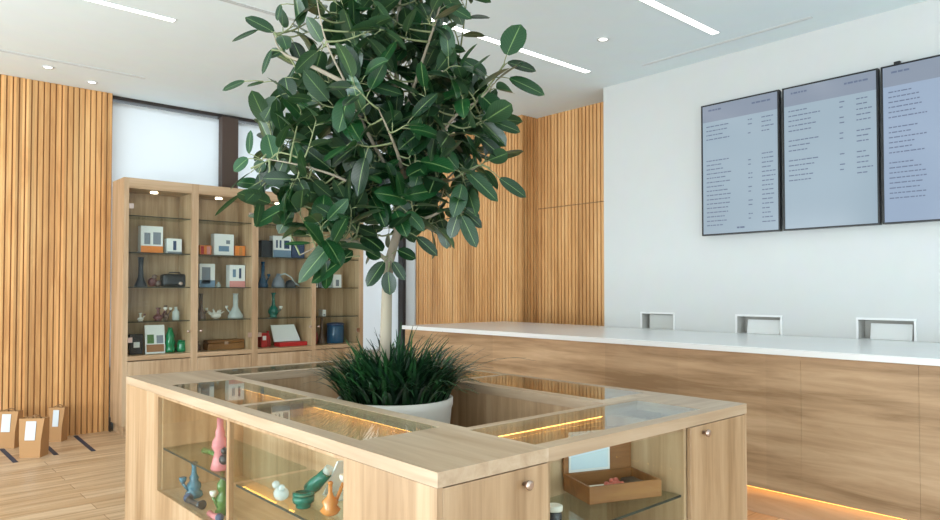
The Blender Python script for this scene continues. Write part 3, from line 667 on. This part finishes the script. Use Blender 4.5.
# front case
t = thing('display_case', 'front display case of the island holding the open wooden box behind one glass pane', 'display case', (1.88, 1.53, 0), isl)
box(1.521, 1.700, 0.001, 2.259, 1.718, z1).build('inner_panel', case_oak, t)
box(1.5195, 1.372, 0.001, 1.535, 1.699, z1).build('side_panel', case_oak, t); box(2.237, 1.36, 0.001, 2.253, 1.699, z1).build('side_panel', case_oak, t)
box(1.536, 1.347, 0.001, 2.236, 1.365, DECK).build('lower_panel', case_oak, t); box(1.536, 1.366, DECK-0.02, 2.236, 1.699, DECK).build('deck', top_oak_x, t)
s = box(1.5365, 1.372, SHELF, 2.235, 1.66, SHELF+0.008).build('glass_shelf', shelf_glass, t)
box(1.5365, 1.3695, SHELF, 2.235, 1.3718, SHELF+0.008).build('shelf_edge', edge_glass, s, label='dark green polished edge')
box(1.5195, 1.350, DECK+0.001, 2.235, 1.355, z1-0.008).build('glass_pane', pane_glass, t)
led(t, 1.56, 1.692, 0.9075, 2.20, 1.6995, 0.9095)
# right case
t = thing('display_case', 'right display case of the island, its solid cupboard door nearest the counter', 'display case', (2.475, 2.65, 0), isl)
box(2.262, 1.366, 0.001, 2.278, IY1-0.001, z1).build('inner_panel', case_oak, t)
box(2.664, 1.347, 0.001, 2.680, IY1-0.001, z1).build('outer_panel', case_oak, t)
d = box(2.2615, 1.346, 0.10, 2.661, 1.363, 0.9075).build('cupboard_door', case_oak, t, 0.001)
knob(d, 2.345, 1.345, 0.880, 'y', -1)
box(2.279, 1.75, DECK-0.02, 2.6635, 3.93, DECK).build('deck', top_oak_y, t)
box(2.279, IY1-0.02, 0.001, 2.6635, IY1-0.001, z1).build('back_end_panel', case_oak, t)
box(2.279, 1.73, 0.001, 2.6635, 1.748, z1).build('partition', case_oak, t)
led(t, 2.281, 1.80, 0.9075, 2.305, 3.85, 0.9095)
# back case
t = thing('display_case', 'back display case of the island, its narrow glass slit seen left of the grass', 'display case', (1.88, 3.78, 0), isl)
box(1.521, 3.603, 0.001, 2.259, 3.621, z1).build('inner_panel', case_oak, t)
box(1.5195, IY1-0.02, 0.001, 2.2605, IY1-0.001, z1).build('outer_panel', case_oak, t)
box(1.5195, 3.622, DECK-0.02, 2.2605, 3.936, DECK).build('deck', top_oak_x, t)

# ---- goods in the island
gi = 'goods in the island cases'
t = thing('draped_pink_pipe', 'tall pink blown-glass piece with a slanting green arm on the left glass shelf', 'glass pipe', (1.15, 2.85, SHELF), gi)
MB().lathe([(0.034, 0.0005), (0.038, 0.008), (0.030, 0.04), (0.022, 0.075), (0.034, 0.095), (0.030, 0.12), (0.018, 0.14), (0.020, 0.155), (0.013, 0.175), (0.013, 0.215)], (1.15, 2.85, SHELF), 18).build('body', pink_glass, t)
MB().tube([(1.15, 2.865, SHELF+0.05), (1.15, 2.93, SHELF+0.055), (1.15, 3.02, SHELF+0.05)], [0.008, 0.01, 0.014], 10).build('arm', mossy_glass, t)
MB().ball((1.15, 2.805, SHELF+0.05), 0.022).ball((1.15, 2.805, SHELF+0.085), 0.015).build('bead', charcoal, t)
vessel('blue_pipe', 'blue glass water pipe with a bent neck standing low in the left pane', 1.18, 3.22, DECK, [(0.034, 0), (0.040, 0.008), (0.036, 0.024), (0.026, 0.032), (0.032, 0.045), (0.030, 0.062), (0.018, 0.075), (0.022, 0.088), (0.012, 0.105), (0.010, 0.135), (0.013, 0.15)], blue_glass, group=gi, stem=(-0.05, 0.035, 0.07, 0.007))
vessel('green_pipe', 'moss green glass figure pipe at the right of the left pane', 1.18, 2.895, DECK, [(0.028, 0), (0.031, 0.012), (0.020, 0.03), (0.027, 0.045), (0.028, 0.07), (0.014, 0.09), (0.022, 0.108), (0.022, 0.128), (0.010, 0.145), (0.008, 0.17)], mossy_glass, group=gi, stem=(-0.04, 0.03, 0.08, 0.006), extra=white_glaze)
t = thing('spoon_pipe', 'dark blue glass hand pipe lying on the case deck in front of the blue pipe', 'glass pipe', (1.13, 3.08, DECK), gi)
MB().tube([(1.13, 3.15, DECK+0.021), (1.13, 3.10, DECK+0.015), (1.135, 3.04, DECK+0.016), (1.14, 3.01, DECK+0.021)], [0.019, 0.011, 0.013, 0.02], 12).build('stem', charcoal, t)
MB().ball((1.13, 3.15, DECK+0.022), 0.021).build('bowl', navy, t)
t = thing('spoon_pipe', 'pink and violet glass hand pipe lying low beside the post', 'glass pipe', (1.135, 2.87, DECK), gi)
MB().tube([(1.128, 2.90, DECK+0.014), (1.128, 2.86, DECK+0.012), (1.10+0.03, 2.80, DECK+0.018)], [0.013, 0.011, 0.017], 12).build('stem', pink_glass, t)
MB().ball((1.13, 2.80, DECK+0.019), 0.018).build('bowl', navy, t)
t = thing('glass_ornament', 'clear rounded glass ornament on the shelf behind the second pane', 'ornament', (1.14, 2.28, SHELF), gi)
MB().ball((1.14, 2.28, SHELF+0.027), 0.027, sq=(1, 1.15, 0.95)).build('body', clear_glass, t)
MB().ball((1.13, 2.30, SHELF+0.056), 0.014).ball((1.13, 2.255, SHELF+0.054), 0.012).build('knobs', clear_glass, t)
vessel('teal_jar', 'squat dark teal glass jar with a wide flat lid in the second pane', 1.165, 2.165, SHELF, [(0.024, 0), (0.027, 0.004), (0.026, 0.016), (0.036, 0.019), (0.038, 0.036), (0.03, 0.042)], teal_glass, group=gi, cat='jar')
t = thing('teal_bottle', 'clear and teal glass bottle leaning against the white stand', 'bottle', (1.26, 2.17, SHELF), gi)
MB().tube([(1.24, 2.26, SHELF+0.026), (1.25, 2.235, SHELF+0.05), (1.26, 2.215, SHELF+0.07), (1.27, 2.19, SHELF+0.095)], [0.025, 0.027, 0.022, 0.020], 14).build('body', teal_glass, t)
MB().tube([(1.27, 2.19, SHELF+0.096), (1.275, 2.18, SHELF+0.115)], [0.018, 0.016], 14).build('neck', clear_glass, t)
t = thing('display_stand', 'slanted clear and white stand behind the teal bottle', 'stand', (1.31, 2.15, SHELF), gi)
MB().hexa([(1.285, 2.235, SHELF+0.007), (1.37, 2.235, SHELF+0.007), (1.37, 2.243, SHELF+0.007), (1.285, 2.243, SHELF+0.007), (1.285, 2.14, SHELF+0.14), (1.37, 2.14, SHELF+0.14), (1.37, 2.148, SHELF+0.14), (1.285, 2.148, SHELF+0.14)]).build('panel', white_card, t)
box(1.285, 2.14, SHELF+0.0005, 1.37, 2.25, SHELF+0.006).build('foot', clear_glass, t)
vessel('amber_pipe', 'orange glass pipe with a curved white neck beside the corner panel', 1.19, 2.03, SHELF, [(0.014, 0), (0.026, 0.006), (0.034, 0.018), (0.022, 0.032), (0.028, 0.046), (0.012, 0.062), (0.007, 0.075), (0.007, 0.10)], amber_glass, group=gi, stem=(0.05, 0.03, 0.10, 0.006), extra=white_glaze)
vessel('amber_bowl', 'low orange glass bowl standing on the case deck beside the corner panel', 1.20, 2.04, DECK, [(0.02, 0), (0.03, 0.01), (0.02, 0.04), (0.045, 0.10), (0.035, 0.115), (0.02, 0.13)], amber_glass, group=gi, cat='bowl')
# open wooden box with white card
t = thing('wooden_box', 'open brown wooden box with a raised lid on the front glass shelf', 'box', (2.066, 1.55, SHELF+0.008), gi)
zb = SHELF+0.0085; X0, X1, Y0, Y1 = 2.066-0.147, 2.066+0.147, 1.55-0.097, 1.55+0.090; q = 0.009; zt = zb+0.060
for a4 in ((X0, Y0, X1, Y0+q), (X0, Y1-q, X1, Y1), (X0, Y0+q, X0+q, Y1-q), (X1-q, Y0+q, X1, Y1-q)): box(a4[0], a4[1], zb, a4[2], a4[3], zt).build('side_board', box_wood, t, 0.0015)
box(X0+q, Y0+q, zb, X1-q, Y1-q, zb+0.008).build('bottom_board', box_wood, t)
lid = box(X0+0.002, Y1+0.001, zt-0.012, X1-0.002, Y1+0.010, zt+0.16).build('lid', box_wood, t, 0.002)
box(X0+0.022, Y1-0.003, zt+0.002, X0+0.195, Y1+0.0005, zt+0.15).build('card', white_card, lid, label='white card with pale blue face')
box(X0+0.030, Y1-0.0042, zt+0.012, X0+0.187, Y1-0.0032, zt+0.14).build('card_face', paleblue_card, lid)
m = MB(); rr = random.Random(4)
for k in range(12): m.ball((2.02+rr.uniform(0, 0.07), 1.50+rr.uniform(0, 0.06), zb+0.036+rr.uniform(0, 0.010)), 0.011, 8)
m.build('red_sweets', plain('red_beads', (0.55, 0.12, 0.09), 0.4), t, label='red and cream small pieces')
box(1.99, 1.48, zb+0.0085, 2.10, 1.58, zb+0.026).build('insert', white_glaze, t)
box(2.12, 1.50, zb+0.0085, 2.18, 1.58, zb+0.045).build('grinder', black, t, 0.008)
t.rotation_euler = (0, 0, R(-21))
t = thing('cream_lidded_jar', 'small dark jar with a cream lid at the left edge of the front pane', 'jar', (1.665, 1.47, SHELF+0.008), gi)
MB().lathe([(0.022, 0.0005), (0.024, 0.005), (0.024, 0.035), (0.02, 0.04)], (1.665, 1.47, SHELF+0.008), 18).build('body', charcoal, t)
MB().lathe([(0.026, 0.0405), (0.027, 0.043), (0.027, 0.055), (0.022, 0.058)], (1.665, 1.47, SHELF+0.008), 18).build('lid', cream, t)

# ------------------------------------------------------------------ kraft bags and tape on the floor
def kraft_bag(label, x, y, rz, w, d, h, flare=0.02):
    t = thing('paper_bag', label, 'paper bag', (x, y, 0), 'kraft paper bags by the slatted wall')
    M_ = Matrix.Translation((x, y, 0)) @ Matrix.Rotation(rz, 4, 'Z')
    def T(p): return M_ @ Vector(p)
    m = MB(); th = 0.003
    b4 = [(-w/2, -d/2), (w/2, -d/2), (w/2, d/2), (-w/2, d/2)]; f = 1+2*flare/w
    rings = []
    for (s, z) in ((1, 0.001), (1+0.3*(f-1), h*0.45), (f, h)):
        rings.append([T((a*s, b2*(1+0.15*(s-1)) if z < h else b2*0.62, z)) for a, b2 in b4])
    i = m.quadverts([p for r_ in rings for p in r_])
    m.f.append([i, i+3, i+2, i+1]); m.sm.append(False)
    for j in range(2):
        for k in range(4):
            k2 = (k+1) % 4; m.f.append([i+j*4+k, i+j*4+k2, i+(j+1)*4+k2, i+(j+1)*4+k]); m.sm.append(False)
    o = m.build('bag_body', kraft, t); sm_ = o.modifiers.new('paper', 'SOLIDIFY'); sm_.thickness = 0.002
    box0 = MB()
    pf = lambda u, z, e: T((u, -d/2*(1+0.0)+(0 if z < h*0.45 else (z-h*0.45)/(h*0.55)*d*0.19)-e, z))
    a, b2, c, e = -w*0.25, w*0.25, h*0.455, h*0.93
    MB().hexa([pf(a, c, 0.006), pf(b2, c, 0.006), pf(b2, c, 0.004), pf(a, c, 0.004), pf(a, e, 0.006), pf(b2, e, 0.006), pf(b2, e, 0.004), pf(a, e, 0.004)]).build('white_label', label_m, t)
    for sg in (-1, 1):
        MB().tube([T((-w*0.2, sg*d*0.3, h*0.96)), T((-w*0.19, sg*d*0.24, h*1.03)), T((0, sg*d*0.2, h*1.06)), T((w*0.19, sg*d*0.24, h*1.03)), T((w*0.2, sg*d*0.3, h*0.96))], 0.004, 6).build('handle', kraft_in, t)
kraft_bag('kraft paper bag with white label, the front one of the three by the slatted wall', 1.175, 6.88, R(-38), 0.165, 0.13, 0.325)
kraft_bag('kraft paper bag with white label, cut by the left edge of the photo', 1.075, 7.42, R(-38), 0.150, 0.12, 0.325)
kraft_bag('kraft paper bag with white label, the right-hand one of the three', 1.462, 7.43, R(-38), 0.105, 0.11, 0.315)
def tape(label, x0, y0, x1, y1, w=0.038):
    d = Vector((x1-x0, y1-y0, 0)).normalized(); p = Vector((-d.y, d.x, 0))*w/2
    a, b2 = Vector((x0, y0, 0.0006)), Vector((x1, y1, 0.0006)); u = Vector((0, 0, 0.0012))
    tag(MB().hexa([a-p, b2-p, b2+p, a+p, a-p+u, b2-p+u, b2+p+u, a+p+u]).build('floor_tape', blue_tape), label, 'tape', 'navy floor tape marks')
tape('navy tape strip on the floor between the right bag and the cabinet', 1.635, 7.58, 1.60, 6.74)
tape('navy tape strip on the floor at the left edge of the photo', 1.01, 7.58, 1.02, 6.72)
tape('short navy tape strip just right of the front paper bag', 1.335, 7.22, 1.325, 6.80)
tape('short navy tape piece on the floor at the foot of the display cabinet', 2.02, 7.16, 2.00, 6.85)
struct(box(1.936, 7.57, 0.0, 1.944, 7.612, 0.14).build('baseboard_back', dark_metal))

# ------------------------------------------------------------------ potted fig tree with grass
PX, PY = 1.895, 2.65
RT = Vector((0.7468, -0.6650, 0)); FW = Vector((0.6650, 0.7468, 0))
tree = thing('potted_fig_tree', 'large leafy fig tree in a cream planter filled with grass, standing in the island', 'potted tree', (PX, PY, 0))
pot = MB().lathe([(0.17, 0.001), (0.18, 0.006), (0.235, 0.55), (0.262, 0.86), (0.268, 0.875), (0.268, 0.905), (0.262, 0.910), (0.252, 0.906), (0.248, 0.86), (0.0, 0.855)], (PX, PY, 0), 56, closed=False).build('planter', cream, tree, label='round cream planter')
sl = MB()
sl.lathe([(0.247, 0.857), (0.247, 0.872), (0.12, 0.885), (0.001, 0.888)], (PX, PY, 0), 32).build('soil', soil_m, tree)
# grass
rg = random.Random(11); g = MB()
def blade(m, base, d, L_, w_, bend, tone, up):
    seg = 6; p = base.copy(); side = Vector((-d.y, d.x, 0)).normalized(); i0 = len(m.v)
    for k in range(seg+1):
        f = k/seg; ww = w_*(1-f**4)*0.5+0.0008
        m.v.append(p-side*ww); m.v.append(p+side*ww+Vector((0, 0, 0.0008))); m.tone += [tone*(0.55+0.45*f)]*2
        ang = up-bend*f**1.3
        p = p+(d*math.cos(ang)+Vector((0, 0, 1))*math.sin(ang))*(L_/seg)
    for k in range(seg): m.f.append([i0+2*k, i0+2*k+1, i0+2*k+3, i0+2*k+2]); m.sm.append(True)
for k in range(900):
    a = rg.uniform(0, 2*math.pi); r = 0.235*math.sqrt(rg.random())
    base = Vector((PX+r*math.cos(a), PY+r*math.sin(a), 0.872))
    a2 = a+rg.gauss(0, 0.7); d = Vector((math.cos(a2), math.sin(a2), 0)); out = r/0.235
    up = R(rg.uniform(72, 92)-18*out); L_ = rg.uniform(0.26, 0.40)*(1-0.14*out)
    blade(g, base, d, L_, rg.uniform(0.008, 0.014), R(rg.uniform(10, 75)+35*out), rg.random()**1.5, up)
for az, L_, bn in ((-38, 0.55, 75), (-50, 0.50, 60), (-25, 0.42, 90), (140, 0.42, 80), (120, 0.40, 70)):
    a = R(az); d = Vector((math.cos(a), math.sin(a), 0)); blade(g, Vector((PX, PY, 0.88))+d*0.18, d, L_, 0.006, R(bn), 0.35, R(48))
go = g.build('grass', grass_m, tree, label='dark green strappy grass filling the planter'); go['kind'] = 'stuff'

# trunk and branches
def at(px, py, off):
    """a point of the tree from its bearing, off metres beyond (+) or before (-) the trunk plane"""
    f = 694.0; z = 3.239+off
    return Vector((0, 0, 1.4))+FW*z+RT*((px-470)/f*z)+Vector((0, 0, 1))*(-(py-291)/f*z)
rt = random.Random(23)
trunk_pts = [Vector((PX-0.035, PY+0.03, 0.87)), at(386, 335, 0), at(387, 290, 0), at(389, 262, 0), at(398, 230, 0.0), at(406, 205, 0.02), at(404, 170, 0.04), at(398, 130, 0.05), at(396, 80, 0.03), at(398, 20, 0.0), at(400, -40, 0)]
MB().tube(trunk_pts, [0.030, 0.027, 0.024, 0.022, 0.019, 0.017, 0.016, 0.014, 0.012, 0.010, 0.006], 12).build('trunk', bark, tree)
prim = [
    [(389, 262, 0), (365, 245, -0.1), (335, 240, -0.15), (300, 255, -0.2)],
    [(398, 232, 0), (375, 205, -0.1), (345, 180, -0.2), (300, 165, -0.28), (262, 158, -0.3)],
    [(404, 200, 0.02), (385, 165, -0.08), (362, 122, -0.22), (345, 82, -0.32), (325, 40, -0.36), (315, -5, -0.36)],
    [(404, 200, 0.02), (425, 190, 0.0), (455, 178, -0.05), (480, 165, -0.05)],
    [(404, 170, 0.04), (430, 150, -0.1), (455, 115, -0.15), (480, 98, -0.15), (498, 78, -0.15)],
    [(402, 215, 0.02), (425, 218, -0.05), (450, 208, -0.05), (468, 215, -0.02)],
    [(398, 130, 0.05), (412, 90, -0.12), (425, 50, -0.22), (438, 10, -0.3), (445, -30, -0.3)],
    [(398, 150, 0.05), (370, 130, 0.15), (335, 110, 0.25), (290, 95, 0.28)],
    [(400, 160, 0.05), (425, 130, 0.2), (450, 95, 0.3), (460, 50, 0.32)],
    [(396, 90, 0.03), (375, 50, 0.15), (355, 10, 0.2), (350, -40, 0.2)],
    [(404, 185, 0.02), (390, 160, 0.2), (370, 150, 0.35), (345, 150, 0.42)],
    [(404, 185, 0.02), (425, 175, 0.18), (440, 165, 0.32)],
    [(404, 180, 0.02), (398, 155, -0.2), (388, 130, -0.32), (378, 108, -0.38)],
    [(345, 82, -0.32), (305, 62, -0.3), (280, 50, -0.25), (272, 32, -0.22)],
]
PR = []; node = []
def smooth(ps, n=4):
    out = []
    for k in range(len(ps)-1):
        p0, p1, p2, p3 = ps[max(k-1, 0)], ps[k], ps[k+1], ps[min(k+2, len(ps)-1)]
        for j in range(n):
            t = j/n; out.append(0.5*((2*p1)+(p2-p0)*t+(2*p0-5*p1+4*p2-p3)*t*t+(3*p1-p0-3*p2+p3)*t**3))
    out.append(ps[-1]); return out
for pl in prim:
    ps = smooth([at(*q) for q in pl]); m_ = len(ps)
    MB().tube(ps, [0.011-0.0090*k/(m_-1) for k in range(m_)], 8).build('branch', bark, tree)
    node += ps
node += smooth(trunk_pts)[16:]
leaves = MB(); twigs = MB()
def leaf(p, d, nrm, L_, w_, fold=0.18, droop=0.25, tone=0.5, curl=0.0):
    d = d.normalized(); s = d.cross(nrm)
    if s.length < 1e-3: s = Vector((1, 0, 0))
    s.normalize(); nn = s.cross(d).normalized(); i0 = len(leaves.v); nu, nv = 5, 8
    for j in range(nv+1):
        v = j/nv; wd = (math.sin(math.pi*(0.02+0.96*v**0.93))**0.52)*w_*0.5
        if j == nv: wd = w_*0.02
        c = p+d*(L_*v)-nn*(droop*L_*v*v)
        for u in (-1, -0.5, 0, 0.5, 1):
            lift = abs(u)*fold*w_*0.5-curl*w_*u*u
            leaves.v.append(c+s*(u*wd)+nn*lift*(wd/(w_*0.5))); leaves.uv[len(leaves.v)-1] = (0.5+0.5*u, v); leaves.tone.append(tone)
    for j in range(nv):
        for k in range(nu-1):
            a = i0+j*nu+k; leaves.f.append([a, a+1, a+nu+1, a+nu]); leaves.sm.append(True)
def petiole(a, b2, r=0.0022): twigs.tube([a, (a+b2)/2+Vector((0, 0, 0.003)), b2], [r*1.2, r, r*0.9], 5)
# crown volume: overlapping ellipsoids around the trunk (lateral, depth, height ; radii)
TC = Vector((PX, PY, 0))
ELL = [((-0.03, 0.0, 2.27), (0.43, 0.46, 0.42), 0.36), ((-0.27, -0.05, 2.08), (0.30, 0.36, 0.30), 0.15), ((0.25, -0.02, 2.20), (0.27, 0.34, 0.33), 0.12),
       ((0.0, 0.0, 2.72), (0.38, 0.42, 0.36), 0.22), ((-0.25, -0.12, 1.80), (0.19, 0.22, 0.15), 0.05), ((0.12, -0.02, 1.88), (0.26, 0.26, 0.18), 0.08), ((-0.40, -0.1, 2.52), (0.14, 0.2, 0.16), 0.02)]
def sample():
    u = rt.random(); acc = 0
    for c, r, wgt in ELL:
        acc += wgt
        if u <= acc: break
    while True:
        q = Vector((rt.uniform(-1, 1), rt.uniform(-1, 1), rt.uniform(-1, 1)))
        if 0.30 < q.length < 1: break
    return TC+RT*(c[0]+q.x*r[0])+FW*(c[1]+q.y*r[1])+Vector((0, 0, c[2]+q.z*r[2]))
GA = 2.39996
centre = TC+Vector((0, 0, 2.1))
def cluster(tip, n_leaf, base=None, Lm=0.140):
    st = base if base is not None else min(node, key=lambda q: (q-tip).length+max(0, q.z-tip.z)*0.7)
    mid = (st+tip)/2+Vector((rt.uniform(-0.02, 0.02), rt.uniform(-0.02, 0.02), -0.02))
    ps = smooth([st, mid, tip], 4); m_ = len(ps)
    twigs.tube(ps, [0.0052-0.0028*k/(m_-1) for k in range(m_)], 6)
    ph0 = rt.uniform(0, 6.28)
    for k in range(n_leaf):
        f = 1-0.62*(k/max(1, n_leaf))*min(1, 0.22/max(0.05, (tip-st).length)*1.2); idx = max(1, min(m_-1, int(f*(m_-1)+0.5)))
        p = ps[idx]; ax = (ps[idx]-ps[idx-1]).normalized()
        a = ax.cross(Vector((0.2, 0.1, 1))).normalized(); b2 = ax.cross(a)
        radial = a*math.cos(ph0+GA*k)+b2*math.sin(ph0+GA*k)
        spread = 0.6+0.75*(k/n_leaf)+rt.uniform(-0.2, 0.2)
        d = (ax*math.cos(spread)+radial*math.sin(spread)); d.z += rt.uniform(-0.35, 0.1); d.normalize()
        L_ = Lm*rt.uniform(0.72, 1.18); pe = p+d*rt.uniform(0.02, 0.05)
        petiole(p, pe)
        out = (pe-centre); out.z *= 0.5; out.normalize()
        nrm = (Vector((0, 0, 1))*0.7+ax*0.7+out*0.5+Vector((rt.uniform(-.8, .8), rt.uniform(-.8, .8), rt.uniform(-.4, .4)))).normalized()
        nrm = (nrm-d*nrm.dot(d))
        leaf(pe, d+Vector((0, 0, -0.05)), nrm.normalized(), L_, L_*rt.uniform(0.47, 0.60), rt.uniform(0.05, 0.3), rt.uniform(0.0, 0.35), rt.random(), rt.uniform(-0.05, 0.1))
for k in range(205): cluster(sample(), rt.choice((4, 5, 5, 6)))
for q in ((262, 190, -0.25), (275, 205, -0.22), (292, 180, -0.3), (283, 140, -0.25), (300, 215, -0.28), (320, 225, -0.3), (330, 248, -0.25), (268, 120, -0.2), (290, 25, -0.2), (315, 15, -0.1), (300, 110, -0.3), (385, 225, 0.1), (420, 212, 0.12), (436, 222, 0.0), (372, 232, 0.05), (402, 195, -0.2), (350, 225, -0.1)): cluster(at(*q), 5)
# leaves that stand clear of the crown: (leaf base, leaf tip, distance before/behind the trunk, width, face-on amount, twig root)
def lone(b0, t0, off, w_, root=None, tip_off=0.0, tone=0.6, flip=1, tilt=0.35):
    a, b2 = at(b0[0], b0[1], off), at(t0[0], t0[1], off+tip_off)
    d = b2-a; nrm = (-FW*flip*(1-tilt)+Vector((0, 0, 1))*tilt)
    leaf(a, d, nrm.normalized(), d.length, w_, 0.12, 0.08, tone)
    if root: r = at(root[0], root[1], off); petiole(r, a, 0.0022)
def spray(pts, off): twigs.tube(smooth([at(p[0], p[1], off) for p in pts], 3), 0.0042, 6)
spray([(462, 118), (480, 97), (494, 78), (505, 62)], -0.15)
lone((507, 53), (521, 21), -0.15, 0.115, (504, 63), tone=0.75)
lone((508, 61), (537, 68), -0.15, 0.062, (503, 66), tone=0.1)
lone((510, 77), (546, 92), -0.15, 0.078, (496, 76), tone=0.6)
lone((480, 93), (505, 116), -0.15, 0.105, (476, 100), tone=0.6)
lone((494, 121), (521, 130), -0.12, 0.068, (484, 116), tone=0.5)
spray([(455, 178), (478, 165), (490, 168)], -0.1)
lone((500, 178), (527, 196), -0.1, 0.066, (488, 168), tone=0.35)
lone((480, 137), (505, 157), -0.1, 0.062, (468, 132), tone=0.1)
lone((466, 170), (499, 200), -0.12, 0.072, (456, 160), tone=0.6)
lone((486, 74), (462, 56), -0.15, 0.075, (492, 78), tone=0.6); lone((458, 68), (474, 92), -0.15, 0.045, (455, 60), tone=0.5)
lone((446, 3), (472, 15), -0.2, 0.07, (437, 10), tone=0.8)
spray([(445, 190), (455, 205), (462, 215)], -0.1)
lone((462, 216), (477, 247), -0.1, 0.07, (458, 208), tone=0.55); lone((458, 214), (450, 238), -0.1, 0.065, (458, 208), tone=0.4); lone((466, 208), (480, 218), -0.1, 0.04, (460, 206), tone=0.3)
lone((417, 237), (438, 255), -0.1, 0.055, (408, 232), tone=0.2)
spray([(389, 262), (390, 268)], -0.05)
lone((388, 272), (390, 295), -0.08, 0.07, (389, 262), tone=0.25); lone((384, 262), (366, 286), -0.08, 0.07, (388, 258), tone=0.3); lone((393, 262), (405, 280), -0.05, 0.05, (390, 258), tone=0.3)
lone((380, 258), (366, 250), -0.1, 0.06, (388, 256), tone=0.4); lone((398, 250), (416, 258), -0.05, 0.06, (392, 254), tone=0.3)
# left sprays
spray([(305, 62), (285, 55), (279, 44), (273, 30)], -0.25)
lone((272, 30), (243, 13), -0.25, 0.065, None, tone=0.4); lone((256, 28), (229, 38), -0.25, 0.03, (272, 30), tone=0.2)
spray([(300, 75), (285, 52), (270, 48)], -0.25)
lone((270, 48), (260, 72), -0.25, 0.030, None, tone=0.4); lone((284, 48), (266, 55), -0.25, 0.045, None, tone=0.3)
lone((243, 80), (220, 88), -0.25, 0.042, (262, 80), tone=0.5); lone((262, 81), (245, 84), -0.25, 0.02, (275, 80), tone=0.3)
lone((296, 62), (278, 94), -0.25, 0.02, (302, 60), tone=0.3)
lone((284, 76), (288, 98), -0.25, 0.085, (298, 78), tone=0.3); lone((275, 96), (263, 120), -0.25, 0.085, (286, 92), tone=0.5, flip=-1)
lone((279, 2), (275, 18), -0.25, 0.03, (292, 2), tone=0.4)
spray([(305, 160), (280, 152), (268, 160), (250, 168)], -0.28)
lone((273, 159), (266, 133), -0.28, 0.085, None, tone=0.95); lone((248, 153), (249, 129), -0.28, 0.032, (262, 160), tone=0.8); lone((247, 158), (232, 170), -0.28, 0.065, (262, 160), tone=0.95)
lone((262, 160), (256, 172), -0.28, 0.06, None, tone=0.5); lone((270, 164), (262, 190), -0.28, 0.07, None, tone=0.2); lone((284, 158), (276, 176), -0.28, 0.06, None, tone=0.3)
lone((258, 174), (262, 196), -0.28, 0.04, (262, 165), tone=0.2)
lone((240, 194), (213, 214), -0.30, 0.030, (262, 180), tone=0.4, flip=-1, tilt=0.8)
lone((250, 172), (228, 188), -0.30, 0.055, (260, 165), tone=0.5, flip=1, tilt=0.85)
spray([(335, 240), (315, 210), (290, 206)], -0.2)
lone((290, 205), (252, 224), -0.25, 0.075, None, tone=0.7); lone((292, 210), (277, 233), -0.25, 0.07, None, tone=0.5)
lone((338, 236), (296, 282), -0.25, 0.085, None, tone=0.75); lone((345, 258), (310, 282), -0.22, 0.07, (360, 256), tone=0.7); lone((340, 262), (352, 250), -0.2, 0.06, None, tone=0.4)
lone((310, 243), (283, 243), -0.2, 0.02, (325, 240), tone=0.9)
twigs.build('twigs', twig_m, tree)
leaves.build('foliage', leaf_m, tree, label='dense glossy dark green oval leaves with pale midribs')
